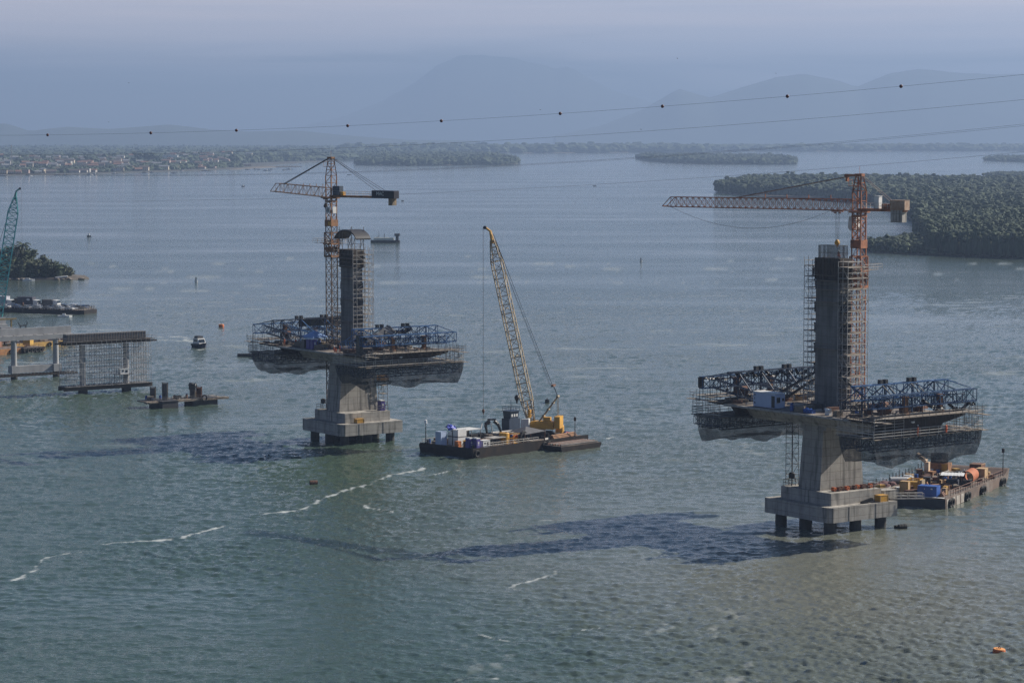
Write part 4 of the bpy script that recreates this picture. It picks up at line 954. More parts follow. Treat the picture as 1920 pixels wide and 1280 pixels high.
# on the concrete bases
crate('yellow_crate', pf(CL, 7.6, -3.0, 4.77), TH, (1.3, 1.9, 1.0), YEL, 'yellow steel crate on the left pylon base step', 'crate', WOOD)
crate('yellow_crate', pf(CR, 7.6, 5.2, 4.77), TH, (1.5, 1.9, 1.2), YEL, 'yellow steel crate on the right pylon base step', 'crate', WOOD)
crate('yellow_cabinet', pf(CL, 2.6, 6.7, 13.4), TH, (1.6, 2.2, 1.3), YEL, 'yellow cabinet on top of the stair tower by the left pylon', 'cabinet', YEL)
for C, nm in ((CL, 'left'), (CR, 'right')):
    r = MB(); rail(r, [(-6.3, -5.8), (-6.3, 5.8)], 6.96, 1.2, 1.3); rail(r, [(-6.3, -5.8), (-4, -5.8)], 6.96, 1.2, 1.2); rail(r, [(6.4, 3), (6.4, 5.9), (2, 5.9)], 6.96, 1.2, 1.3)
    o = r.build('guard_rail', GREYD); o.location = pf(C, 0, 0); o.rotation_euler = (0, 0, TH); tag(o, 'tube guard rail round the %s pylon base' % nm, 'railing')
    T = empty('water_tank', pf(C, -5.6, -4.4, 6.96), TH, 'black tank on a stand at the left corner of the %s pylon base' % nm, 'tank'); MB().lathe((0, 0, 1.3), [(.55, 0), (.6, .3), (.6, .9), (.3, 1.1)], 12).build('shell', BLACK, T)
    for x in (-.45, .45):
        for y in (-.45, .45): MB().tube((x, y, 0), (x, y, 1.3), .06).build('leg', DARK, T)
for i in range(11):
    y = -3.6+i*.95; T = empty('gas_cylinder', pf(CR, 4.6+.3*(i % 2), y, 6.96), TH, 'rusty red drum in the row along the right pylon shaft', 'drum', 'row of red drums')
    MB().tube((-.4, 0, .38), (.4, 0, .38), .38, 8).build('shell', RUST if i % 3 else REDO, T); MB().tube((.4, 0, .38), (.5, 0, .38), .1, 6).build('cap', DARK, T)
T = empty('scaffold_steps', pf(CR, 7.6, 1.6, 4.77), TH, 'dark metal steps leaning on the right pylon base', 'steps'); q = MB()
for k in range(9): q.box((0, -1.2+k*.3, .12+k*.06), (.7, .1, .5))
q.build('treads', DARK, T)
crate('concrete_block', pf(CR, 5.4, 8.6, 4.8), TH, (2.0, 3.2, 1.6), CONC, 'grey block behind the yellow crate of the right pylon base', 'block', CONC)
T = empty('gangway', pf(CR, 7.2, 8.6, 4.9), TH+1.0, 'steel gangway from the right pylon base to the cluttered barge', 'gangway'); MB().box((2.5, 0, .0), (6.4, 1.3, .12)).tube((0.5, 0, 0), (-.6, 0, -2.2), .08).build('walkway', GREYD, T); q = MB(); rail(q, [(0, -.6), (5.4, -.6)], .06, 1.0, 1.2); rail(q, [(0, .6), (5.4, .6)], .06, 1.0, 1.2); q.build('guard_rail', GREY, T)

# ------------------------------------------------------------------ crane barge
A1 = (-8.5, 553.2); ang1, b1 = frame_of(A1, .70, .714)
BL, BW, BD = 37.0, 17.0, 1.9
T = empty('crane_barge', b1(0, 0), ang1, 'black flat barge carrying the tall yellow lattice crane', 'barge')
h = MB(); hull_box(h, BL, BW, -1.0, BD, 2.0, .6); h.build('hull', HULL, T); MB().box((BL/2, BW/2, BD+.03), (BL-.8, BW-.8, .05)).build('deck', DECKM, T)
q = MB(); q.box((BL/2, .12, BD+.15), (BL, .2, .28)); q.box((.12, BW/2, BD+.15), (.2, BW-.5, .28)); q.build('bulwark', HULL, T)
r = MB(); rail(r, [(5, .4), (21, .4)], BD+.05, 1.0, 1.6, .06); rail(r, [(.5, 13.5), (.5, 16.5), (10, 16.5)], BD+.05, 1.0, 1.6); r.build('guard_rail', GREY, T)
for y in (-.3,):
    for x in (1.2, 22.5, 24.0): tyre_fender(T, (x, -.12, 1.0), 1)
for y in (.8, 12, 15.2): 
    MB().lathe((.9, y, BD), [(.35, 0), (.22, .1), (.22, .8), (.34, .9), (.1, 1.0)], 8).build('bollard', DARK, T)
lamp_post(b1(.9, 15.8, BD), 4.4, 'white-headed lamp post at the left end of the crane barge')
T = crate('blue_tank', b1(1.0, 11.0, BD+.05), ang1, (1.7, 1.7, 3.1), BLUEC, 'tall light blue box tank on the left of the crane barge', 'tank', BLUEC)
T = empty('white_shed', b1(4.2, 9.2, BD+.05), ang1, 'white panelled shed on the left of the crane barge', 'shed')
MB().extr([(-1.6, 0), (1.6, 0), (1.6, 2.7), (-1.6, 3.6)], 0, -1.3, 1.3).build('walls', WHITE, T)
q = MB(); q.box((-1.32, 0, 1.9), (.08, 3.2, .22)); q.box((-1.32, .1, 1.7), (.1, .22, 3.4)); q.tube((0, -1.64, .1), (1.2, -1.64, 1.4), .07); q.box((.0, -1.63, 1.9), (2.6, .06, .1)); q.build('framing', DARK, T)
o = drape(MB(), (-1.0, -.6, .75), (1.0, .5, .45), 1.5, -.3, 8, 12).blob((-.3, 0, .35), .7, 8, 6, .25).build('blue_sheet', mat('vivid_blue_sheet', (.03,.06,.45), (.02,.04,.3), 1, .5)); o.location = b1(3.7, 10.6, BD+3.5); tag(o, 'bundled vivid blue sheet on top of the white shed', 'tarpaulin')
T = empty('lean_to', b1(10.0, 12.4, BD+.05), ang1, 'open lean-to with a pale sheet roof behind the white shed', 'shelter')
MB().box((0, 0, 2.75), (6.0, 4.0, .12)).tube((2.9, -1.9, 2.7), (3.3, -1.9, 3.9), .12).build('roof', WHITE, T)
for x in (-2.8, 0, 2.8):
    for y in (-1.8, 1.8): MB().tube((x, y, 0), (x, y, 2.75), .07).build('post', GREYD, T)
MB().box((0, 1.9, 1.3), (5.6, .08, 2.2)).build('back_wall', GREYD, T)
toilet(b1(1.2, 2.3, BD+.05), ang1-1.57, 'left purple portable toilet at the corner of the crane barge', 'toilets on the crane barge'); toilet(b1(2.0, .95, BD+.05), ang1-1.57, 'right purple portable toilet at the corner of the crane barge', 'toilets on the crane barge')
T = crate('generator', b1(5.0, 1.5, BD+.05), ang1, (2.3, 1.5, 1.6), WHITE, 'white generator box with dark grilles near the barge corner', 'generator', GREYD); MB().box((.4, -.77, .9), (.7, .04, .6)).box((-.5, -.77, 1.0), (.4, .04, .4)).build('grille', DARK, T)
crate('orange_locker', b1(1.4, 6.1, BD+.05), ang1, (1.0, 1.0, 1.3), mat('orange_locker_paint', (.55,.18,.04), (.4,.12,.03), 1, .6), 'orange locker at the left bulwark of the crane barge', 'locker')
D_ = drum(b1(2.2, 4.4, BD+.05), .6, 1.3, RUST, 'rusty drum with a yellow lid beside the purple toilets', 'drum', 'drum')
o = [k for k in D_.children if k.name.startswith('lid')][0]; o.data = MB().lathe((0, 0, 1.34), [(.75, 0), (.8, .1), (.1, .35)], 12).build('lid_shape', YEL).data; bpy.data.objects.remove(bpy.data.objects['lid_shape'])
T = empty('grey_shelter', b1(9.4, 2.6, BD+.05), ang1, 'low shelter with a flat grey roof left of the yellow tank', 'shelter'); MB().box((0, 0, 1.75), (4.2, 2.8, .14)).build('roof', CONC, T)
for x in (-1.9, 1.9):
    for y in (-1.2, 1.2): MB().tube((x, y, 0), (x, y, 1.75), .07).build('post', DARK, T)
MB().box((0, .6, .6), (3.4, 1.2, 1.2)).build('workbench', DARK, T)
drum(b1(12.6, 2.9, BD+.05), 1.12, 2.5, YEL, 'round yellow tank standing mid-way along the front of the crane barge')
T = empty('yellow_cage', b1(15.4, 2.1, BD+.05), ang1, 'yellow tube rack with red bottles right of the round yellow tank', 'rack'); q = MB()
for x in (-1.3, 1.3):
    for y in (-.7, .7): q.tube((x, y, 0), (x, y, 2.1), .07)
for z in (.1, 1.1, 2.1): q.path([(-1.3, -.7, z), (1.3, -.7, z), (1.3, .7, z), (-1.3, .7, z), (-1.3, -.7, z)], .06)
q.build('tube_frame', YEL, T); MB().box((0, 0, .3), (2.3, 1.2, .4)).build('tray', YEL, T)
for x in (-.6, -.1, .5): MB().lathe((x, 0, 1.15), [(.2, 0), (.2, .6), (.06, .75)], 8).build('bottle', REDO, T)
T = empty('black_canopy', b1(20.2, 3.0, BD+.05), ang1, 'dark sheet canopy in front of the yellow crane body', 'canopy')
MB().add([(-3.2, -2.3, 1.9), (3.4, -2.3, 2.2), (3.4, 2.3, 2.5), (-3.2, 2.3, 2.4), (-.6, 0, 3.3), (-3.2, -2.3, 1.8), (3.4, -2.3, 2.1), (3.4, 2.3, 2.4), (-3.2, 2.3, 2.3)], [(0,1,4),(1,2,4),(2,3,4),(3,0,4),(5,6,1,0),(6,7,2,1),(7,8,3,2),(8,5,0,3)]).build('sheet', mat('charcoal_sheet', (.10,.10,.11), (.06,.06,.068), 1, .7), T)
for x in (-3.1, 3.3):
    for y in (-2.2, 2.2): MB().tube((x, y, 0), (x, y, 2.1), .06).build('post', RUST, T)
o = MB().torus((0, 0, 0), .95, .42, 1, 14, 6).build('large_tyre', RUBBER); o.location = b1(17.2, 1.4, BD+1.4); o.rotation_euler = (0, 0, ang1); tag(o, 'large black tyre leaning by the dark canopy', 'tyre')
# black grab standing on the far side of the deck
T = empty('grab_bucket', b1(20.5, 14.6, BD+.05), -.15, 'black hydraulic grab standing open on the crane barge', 'grab')
MB().box((0, 0, 3.9), (1.9, .8, .35)).box((-.7, 0, 3.3), (.5, .9, 1.1)).build('head', BLACK, T)
for sg, nm in ((-1, 'jaw'), (1, 'jaw')):
    q = MB(); q.tube((sg*.5, 0, 3.6), (sg*1.5, 0, 2.7), .42, 6); q.tube((sg*1.5, 0, 2.7), (sg*(2.3 if sg > 0 else 1.0), 0, .3), .36, 6, .22); q.build(nm, BLACK, T)
MB().tube((-.2, 0, 3.1), (.2, 0, .6), .12).build('ram', GREY, T)
o = MB().box((0, 0, .5), (5.6, 2.4, 1.0), 0, .86).build('rubber_mats', RUBBER); o.location = b1(16.0, 15.0, BD+.05); o.rotation_euler = (0, 0, ang1); tag(o, 'pile of black rubber mats left of the grab', 'mats')
for i, (x, y, L_, m, lb) in enumerate(((24.5, 14.8, 7, GREY, 'pale'), (22.5, 12.2, 8, GREYD, 'dull'), (12.5, 7.2, 6, PLANK, 'brown'), (17.5, 9.0, 7, RUST, 'rusty'), (30.5, 1.8, 9, RUSTO, 'orange brown'), (8.0, 7.0, 5, RUST, 'dark rusty'))):
    pipes(b1(x, y, BD+.06), ang1+.06*i-.1, 4, L_, .17, m, '%s pipe bundle lying on the crane barge deck' % lb, 'pipe bundles on the crane barge')
scatter_deck(b1, ang1, 'the crane barge', 120, 1.5, 34, 1.5, 15.8, BD+.06, 71, [(1, 11, 1.6, 1.6), (4.2, 9.2, 2, 2), (10, 12.4, 3.4, 2.4), (1.6, 1.6, 1.6, 1.8), (5, 1.5, 1.7, 1.3), (9.4, 2.6, 2.5, 1.8), (12.6, 2.9, 1.5, 1.5), (15.4, 2.1, 1.8, 1.2), (20.2, 3.0, 3.4, 2.4), (20.5, 14.6, 2.6, 2), (28, 8, 6.0, 3.5), (16, 15, 3, 1.4)])
for i, (x, y, lb) in enumerate(((6, 5.5, 'left front'), (14, 5.6, 'middle'), (18.5, 11.5, 'rear middle'), (24.5, 7.5, 'right'), (9.5, 8.8, 'left rear'))):
    rq = random.Random(300+i); px_, py_ = x, y; pts = []
    for k in range(14): px_ += rq.uniform(-.2, .8); py_ += rq.uniform(-.55, .55); pts.append(tuple(b1(px_, py_, BD+.16)))
    o0 = Vector(pts[0]); o = MB().path([tuple(Vector(p)-o0) for p in pts], .09, 5).build('hose', RUBBER if i % 2 else REDO); o.location = o0; tag(o, '%s hose snaking over the %s of the crane barge deck' % ('black' if i % 2 else 'orange', lb), 'hose')
# pontoon with pipes
T = empty('pipe_pontoon', b1(21.8, -5.8), ang1, 'small low pontoon loaded with long pipes beside the crane barge', 'pontoon'); q = MB(); hull_box(q, 13.2, 5.4, -.6, 1.15, .8, .8); q.build('hull', HULL, T)
MB().box((6.6, 2.7, 1.17), (12.6, 5.0, .05)).build('deck', DECKM, T)
for i in range(6): pp = MB().tube((.6, .7+i*.8, 1.4), (12.6, .7+i*.8, 1.4), .2, 6); o = pp.build('long_pipe', RUST if i % 2 else GREYD); o.location = b1(21.8, -5.8); o.rotation_euler = (0, 0, ang1); tag(o, '%s long pipe on the pipe pontoon, counted from its near edge' % ('first', 'second', 'third', 'fourth', 'fifth', 'sixth')[i], 'pipe', 'long pipes on the pontoon')
lamp_post(b1(33.6, 1.0, BD), 3.6, 'dark-headed post at the right end of the crane barge', False)
# crawler crane
def lattice_crane(base, z0, head, foot, house_dir, paint, lat, label, wb=2.1, rope_drop=42.0, tk=1.0, track=True):
    """base on the deck; boom from foot to head (world points); house_dir: unit vector towards the boom side"""
    rz = math.atan2(house_dir[1], house_dir[0]); K = empty('crawler_crane', (base.x, base.y, z0), rz, label, 'crane')
    inv = Matrix.Rotation(-rz, 3, 'Z'); lc = lambda p: inv @ (Vector(p)-Vector((base.x, base.y, z0)))
    if track:
        for y in (-2.3, 2.3):
            MB().extr([(-3.6, .5), (-3.2, 0), (3.2, 0), (3.6, .5), (3.2, 1.15), (-3.2, 1.15)], 1, y-.5, y+.5).build('crawler_track', BLACK, K)
        MB().box((0, 0, 1.1), (3.6, 4.0, .7)).lathe((0, 0, 1.4), [(1.3, 0), (1.3, .35)], 14).build('undercarriage', DARK, K)
    MB().box((-1.6, .0, 2.6), (5.4, 3.0, 1.6)).box((-1.6, 0, 3.45), (5.2, 2.8, .12)).build('house', paint, K)
    MB().box((-.6, -1.53, 2.5), (.5, .05, .5)).box((-2.6, -1.53, 2.5), (.7, .05, .5)).build('label_plate', WHITE, K)
    MB().box((-5.2, 0, 3.4), (1.3, 3.6, 2.7)).build('counterweight', paint, K)
    MB().box((-2.6, .2, 4.0), (1.6, 1.4, 1.0)).build('engine_cover', paint, K)
    cb = MB().extr([(1.2, 1.9), (3.0, 1.9), (2.9, 4.1), (1.2, 4.2)], 1, 1.2, 2.5).build('cab', WHITE, K); MB().extr([(2.96, 2.5), (3.06, 2.5), (2.98, 4.0), (2.88, 4.0)], 1, 1.25, 2.45).build('window', GLASS, cb)
    f, hd = lc(foot), lc(head); d = hd-f; n = d.normalized(); a = f+n*(d.length*.13); b = f+n*(d.length*.84)
    m = MB(); lattice(m, f, a, wb*.55, .4, 1.6, .13*tk, .07*tk, up=(0, 1, 0) if abs(n.z) > .5 else (0, 0, 1), w2=wb, h2=wb)
    lattice(m, a, b, wb, wb, 2.1, .12*tk, .06*tk, up=(0, 1, 0)); lattice(m, b, hd-n*2.5, wb, wb, 1.7, .12*tk, .065*tk, up=(0, 1, 0), w2=.9, h2=.9)
    for k in (.13, .36, .6, .84): c = f+n*(d.length*k); m.tube(c-Vector((0, wb/2, 0)), c+Vector((0, wb/2, 0)), .14)
    m.build('boom', lat, K)
    bt = MB(); bt.tube(f, a, .10); bt.box(tuple((f+a)/2), (.5, wb*.7, 1.8)); bt.build('boom_foot', paint, K)
    side = Vector((1, 0, 0)); hp = MB(); hp.tube(hd-n*3.2, hd-n*.2, .55, 5, .3); hp.tube(hd-n*.4, hd+side*1.0+n*.5, .28, 5); hp.build('boom_head', paint, K)
    MB().tube(hd+side*1.1+n*.5+Vector((0, -.25, 0)), hd+side*1.1+n*.5+Vector((0, .25, 0)), .42, 10).build('sheave', DARK, K)
    g = Vector((-3.6, 0, 3.2)); mt = Vector((-5.0, 0, 9.2)); q = MB()
    for y in (-.7, .7): q.tube((-.6, y, 3.3), (mt.x, y*.7, mt.z), .17); q.tube((-5.0, y, 3.5), (mt.x, y*.7, mt.z), .07)
    for k in (.25, .5, .75): q.box(tuple(Vector((-.6, 0, 3.3))*(1-k)+mt*k), (.5, 1.3, .35))
    q.tube((mt.x, -.8, mt.z), (mt.x, .8, mt.z), .3, 8); q.build('gantry', YELD, K)
    br = mt+(hd-mt)*.066; q = MB()
    for y in (-.4, -.15, .15, .4): q.tube((mt.x, y, mt.z), (br.x, br.y+y, br.z), .03, 3)
    for y in (-1.1, -.75, .75, 1.1): q.tube((br.x+abs(y)*.5, br.y+y, br.z), hd-n*1.0+Vector((-.3, y, 0)), .038, 3)
    for y in (-.5, .5): q.tube(hd-n*2+Vector((.3, y, 0)), Vector((-1.5, y, 3.5)), .025, 3)
    q.build('pendant_ropes', CABLE, K); MB().box(tuple(br), (.6, 2.4, .45)).build('bridle', RUST, K)
    hp = hd+side*1.55+n*.4; q = MB()
    for y in (-.08, .08): q.tube(hp+Vector((0, y, 0)), hp+Vector((0, y, -rope_drop)), .035, 3)
    q.build('hoist_rope', CABLE, K); MB().lathe(tuple(hp+Vector((0, 0, -rope_drop))), [(.06, -.9), (.16, -.4), (.32, -.2), (.34, .1), (.1, .5)], 8).build('hook', RUST, K)
    q = MB().tube(hp+Vector((0, 0, -rope_drop-.8)), hp+Vector((.2, .3, -rope_drop-3.3)), .025, 3).tube(hp+Vector((0, 0, -rope_drop-.8)), hp+Vector((-.2, -.3, -rope_drop-3.3)), .025, 3); q.build('sling', CABLE, K)
    return K, lc
cbase = b1(27.8, 7.6); cz = BD+.06
head = Vector((-5.0, 585.0, 48.6)); foot = cbase+Vector((-.9, .3, cz+2.2))
K, lc = lattice_crane(cbase, cz, head, foot, Vector((-.97, .24, 0)).normalized(), YEL, YELD, 'tall crawler crane with a pale lattice boom on the black barge', 2.35, 42.0, 1.15)
q = MB()
for dy in (-.5, -.1, .5): q.tube(lc(head+Vector((1.0, 0, -6.0))), lc(b1(31.6, 17.5, 10.6)+Vector((0, dy, 0))), .022, 3)
q.build('auxiliary_ropes', CABLE, K); 
MB().lathe(tuple(lc(b1(31.6, 17.5, 9.9))), [(.1, -1.5), (.25, -.9), (.55, -.4), (.6, 0), (.4, .4), (.1, .6)], 10).build('auxiliary_hook', BLACK, K)
drum(b1(33.0, 5.2, BD+.06), 1.0, 2.3, YEL, 'yellow tank on the right end of the crane barge'); 
crate('red_box', b1(34.8, 4.6, BD+.06), ang1+.4, (1.4, .8, .6), mat('red_paint', (.45,.03,.03), (.3,.02,.02), 1, .5), 'small red box right of the crane', 'box')
# tug moored behind the barge
T = empty('tug_boat', b1(32.8, 20.6), ang1, 'dark blue tug wheelhouse showing behind the crane barge', 'tug'); NV = mat('dark_blue_tug_paint', (.03,.05,.09), (.02,.035,.065), 1, .5)
MB().prism([(-6, -1.9), (3.5, -2.0), (6.5, -.4), (6.5, .4), (3.5, 2.0), (-6, 1.9)], -.6, 1.7).build('hull', NV, T)
MB().box((0, 0, 3.2), (3.6, 2.5, 3.0)).build('deckhouse', NV, T); wh = MB().box((0, 0, 5.5), (2.6, 2.2, 1.7), 0, 1.12).box((0, 0, 6.45), (3.4, 3.0, .14)).build('wheelhouse', NV, T)
q = MB(); [q.box((x, -1.16, 5.6), (.45, .06, .9)) for x in (-.8, 0, .8)]; q.build('window', WHITE, wh); q = MB(); rail(q, [(-1.5, -1.3), (1.5, -1.3), (1.5, 1.3), (-1.5, 1.3), (-1.5, -1.3)], 6.5, 1.0, 1.0); q.tube((0, 0, 6.5), (0, 0, 9.0), .06); q.build('mast_and_rail', NV, T)

# ------------------------------------------------------------------ cluttered barge on the right
A2 = (81.6, 477.9); ang2, b2 = frame_of(A2, .467, .884); L2, W2 = 40.0, 16.0
T = empty('work_barge', b2(0, 0), ang2, 'rusty barge crowded with boxes and scrap behind the right pylon', 'barge')
h = MB(); hull_box(h, L2, W2, -1.0, 1.9, 3.0, .3); h.extr([(L2-3.2, 1.9), (L2, 1.9), (L2+.6, 3.1), (L2-.4, 3.0)], 1, 0, W2); h.build('hull', HULLR, T)
MB().box((-.03, W2/2, .75), (.06, W2-.1, 1.9)).build('bow_plate', mat('blue_black_plate', (.03,.04,.06), (.02,.03,.045), 1, .6), T)
q = MB(); [q.box((x, -.05, .85), (1.9, .05, 1.7)) for x in (1.6, 4.6, 7.4, 10.2)]; q.build('pale_side_plate', mat('stained_white_plate', (.45,.42,.38), (.25,.22,.19), .7, .8, stain=(.12,.08,.06)), T)
MB().box((L2/2-1, W2/2, 1.93), (L2-4, W2-.6, .06)).build('deck', DECKM, T); MB().box((.6, W2/2-1, 1.98), (1.0, W2-3, .05)).build('pale_deck_edge', WHITE, T)
q = MB(); rail(q, [(4, .3), (L2-3, .3)], 1.95, 1.15, 1.5, .06); rail(q, [(3, W2-.3), (L2-3, W2-.3)], 1.95, 1.3, 2.0, .05); q.build('guard_rail', RUST, T)
for x in (2.2, 3.6, 12.2, 13.6, 22.0, 23.3, 35, 36.4): tyre_fender(T, (x, -.25, .85), 1, .7)
for k in range(16):
    z = rnd.uniform(1.5, 2.6); q = MB().tube((3+k*1.9, W2-.5, 1.9), (3+k*1.9, W2-.5, 1.9+z), .09); q.build('stanchion', DARK, T)
lamp_post(b2(L2-1.2, .8, 1.95), 4.4, 'dark lamp post at the far right tip of the cluttered barge', False); lamp_post(b2(38.5, W2-1, 1.95), 4.8, 'dark lamp post at the far left of the cluttered barge', False)
T = crate('blue_container', b2(2.2, 4.0, 1.98), ang2, (2.3, 3.7, 2.0), CBLUE, 'bright blue container at the near end of the cluttered barge', 'container', CBLUE); MB().box((-1.17, -.9, 1.5), (.04, .35, .25)).box((-1.17, .5, 1.45), (.04, .15, .15)).build('sticker', WHITE, T)
YELB = mat('dusty_yellow', (.50,.30,.05), (.34,.19,.035), 1, .7); TAN = mat('tan_board', (.52,.34,.18), (.38,.25,.13), 1, .8)
crate('yellow_cupboard', b2(2.6, 8.9, 1.98), ang2, (1.3, 1.6, 2.5), TAN, 'tall tan and brown cupboard left of the blue container', 'cupboard', YELB)
T = empty('yellow_machine', b2(7.5, 8.6, 1.98), ang2, 'yellow framed machine behind the tan cupboard', 'machine'); q = MB()
for x in (-1.2, 1.2):
    for y in (-1.4, 1.4): q.tube((x, y, 0), (x*.8, y*.8, 2.4), .12)
q.path([(-1, -1.2, 2.3), (1, -1.2, 2.3), (1, 1.2, 2.3), (-1, 1.2, 2.3), (-1, -1.2, 2.3)], .12); q.build('tube_frame', YEL, T); MB().box((0, 0, 1.1), (1.8, 2.0, 1.5)).build('engine', YELB, T); MB().box((0, -1.3, 1.8), (2.0, .8, .9)).build('hopper', YELD, T)
T = empty('steel_casing', b2(24.0, 3.0, 3.25), ang2+.12, 'big rust-orange steel casing lying on the cluttered barge', 'casing'); q = MB(); n = 22
vs = [(x, r_*math.cos(6.283*i/n), r_*math.sin(6.283*i/n)) for x, r_ in ((-3, 1.28), (3, 1.28), (3, 1.2), (-3, 1.2)) for i in range(n)]
q.add(vs, [(a*n+i, a*n+(i+1) % n, ((a+1) % 4)*n+(i+1) % n, ((a+1) % 4)*n+i) for a in range(4) for i in range(n)]); q.build('shell', mat('orange_rust_shell', (.46,.13,.045), (.30,.085,.03), .6, .8, stain=(.2,.05,.02), stain_amt=.4), T)
q = MB().torus((-3, 0, 0), 1.25, .07, 0, 18, 5).torus((3, 0, 0), 1.25, .07, 0, 18, 5); q.build('rim', RUST, T)
T = empty('sheet_roof', b2(17.5, 4.4, 1.98), ang2+.25, 'pale corrugated sheet roof on posts in front of the rust casing', 'shelter'); q = MB()
for k in range(14): q.box((0, -2.1+k*.32, 2.3+.04*(k % 2)+.0), (4.6, .3, .06))
q.build('roof', WHITE, T)
for x in (-2, 2):
    for y in (-1.8, 1.8): MB().tube((x, y, 0), (x, y, 2.3), .07).build('post', DARK, T)
MB().box((0, 0, .6), (3, 2.4, 1.2)).build('workbench', NAVY, T)
crate('tan_box', b2(29.3, 2.2, 1.98), ang2, (2.2, 1.8, 2.3), TAN, 'tall tan box right of the rust casing', 'box', WOOD); crate('tan_box', b2(31.6, 2.0, 1.98), ang2+.2, (1.4, 1.4, 1.3), TAN, 'smaller tan box right of the tall tan box', 'box', WOOD)
crate('dark_box', b2(36.5, 5.4, 1.98), ang2, (2.6, 2.4, 2.2), RUST, 'dark box near the far tip of the cluttered barge', 'box', TAN)
T = empty('steel_container', b2(34.5, 12.6, 1.98), ang2, 'orange and tan container with a black board standing on it', 'container'); MB().box((0, 0, 1.1), (2.6, 4.2, 2.2)).build('body', RUSTO, T); MB().box((-1.33, -1.4, 1.1), (.06, 1.2, 2.0)).build('side_panel', YELB, T)
T = empty('black_board', b2(34.2, 12.6, 4.2), ang2, 'black board with a small green and white mark on the orange container', 'board'); MB().box((0, 0, .95), (.25, 3.6, 1.9)).build('panel', BLACK, T)
q = MB().tube((-.16, .5, .9), (-.16, -.1, 1.35), .07, 4).tube((-.16, -.1, 1.35), (-.16, -.5, 1.1), .06, 4); q.build('painted_mark', mat('pale_green_mark', (.3,.75,.5), (.25,.65,.45), 1, .6), T)
T = empty('beige_chute', b2(29.8, 14.6, 1.98), ang2, 'bent beige chute left of the black board', 'chute'); q = MB(); q.box((0, -.9, 1.4), (1.0, .9, 2.8)); q.tube((0, -.7, 2.8), (0, 1.3, 4.2), .55, 5); q.build('chute', mat('pale_beige_panel', (.62,.47,.33), (.5,.36,.25), 1, .8), T)
q = MB()
for i in range(9): q.blob((rnd.uniform(-2.6, 2.6), rnd.uniform(-1.3, 1.3), .5), rnd.uniform(.9, 1.3), 8, 5, .2, (1.2, 1, .75))
o = q.build('covered_heap', mat('maroon_sheeting', (.13,.055,.055), (.08,.035,.035), 1, .9)); o.location = b2(7.0, 14.2, 1.98); o.rotation_euler = (0, 0, ang2); tag(o, 'low heap under maroon sheeting on the left of the cluttered barge', 'heap')
o = MB().tube((-2.2, 0, .5), (2.2, 0, .5), .5, 8).build('white_roll', WHITE); o.location = b2(14.0, 13.6, 2.6); o.rotation_euler = (0, 0, ang2-1.0); tag(o, 'long white roll on the left of the cluttered barge', 'roll')
rn2 = random.Random(91); occ = [(2.2, 4, 1.6, 2.2), (2.6, 8.9, 1.2, 1.3), (7.5, 8.6, 1.8, 2.0), (24, 3, 3.4, 1.7), (17.5, 4.4, 2.6, 2.4), (29.3, 2.2, 1.5, 1.3), (36.5, 5.4, 1.6, 1.6), (34.5, 12.6, 1.8, 2.5), (29.8, 14.6, 1, 1.6), (7, 14.2, 3.2, 1.8)]
KD = [('tan wooden crate', TAN, 'crate'), ('rusty steel box', RUST, 'box'), ('yellow tool box', YELB, 'box'), ('white plastic box', WHITE, 'box'), ('orange brown skip', RUSTO, 'skip'), ('dark locker', DARK, 'locker')]
for i in range(190):
    x, y = rn2.uniform(1.5, 36), rn2.uniform(1.2, 14.8)
    if any(abs(x-a) < c and abs(y-b) < d for a, b, c, d in occ): continue
    part = 'near third' if x < 13 else ('middle' if x < 26 else 'far third'); k = rn2.random()
    if k < .55:
        nm, m, ct = rn2.choice(KD); crate(ct+'_on_deck', b2(x, y, 1.98), ang2+rn2.uniform(-.6, .6), (rn2.uniform(.7, 1.9), rn2.uniform(.6, 1.5), rn2.uniform(.5, 1.7)), m, '%s in the %s of the cluttered barge, %s side' % (nm, part, 'left-hand' if y > 8 else 'right-hand'), ct, grp='crates and boxes on the cluttered barge')
    elif k < .7: pipes(b2(x, y, 1.98), ang2+rn2.uniform(-.5, .5), 3, rn2.uniform(3, 6), .16, rn2.choice((RUST, GREYD, RUSTO)), 'bundle of pipes in the %s of the cluttered barge' % part, 'pipes on the cluttered barge')
    elif k < .86: timber_stack(b2(x, y, 1.98), ang2+rn2.uniform(-.8, .8), 'stack of boards in the %s of the cluttered barge' % part, rn2.choice((WOOD, PLANK, RUST)), rn2, rn2.uniform(2, 4))
    else: drum(b2(x, y, 1.98), .4, 1.0, rn2.choice((REDO, RUST, CBLUE, WHITE)), 'drum in the %s of the cluttered barge' % part, 'drum', 'drum', 'drums on the cluttered barge')
    occ.append((x, y, .9, .8))
ORDW = ('first', 'second', 'third', 'fourth', 'fifth', 'sixth', 'seventh', 'eighth', 'ninth', 'tenth', 'eleventh', 'twelfth', 'thirteenth', 'fourteenth', 'fifteenth', 'sixteenth', 'seventeenth', 'eighteenth', 'nineteenth', 'twentieth', 'twenty-first')
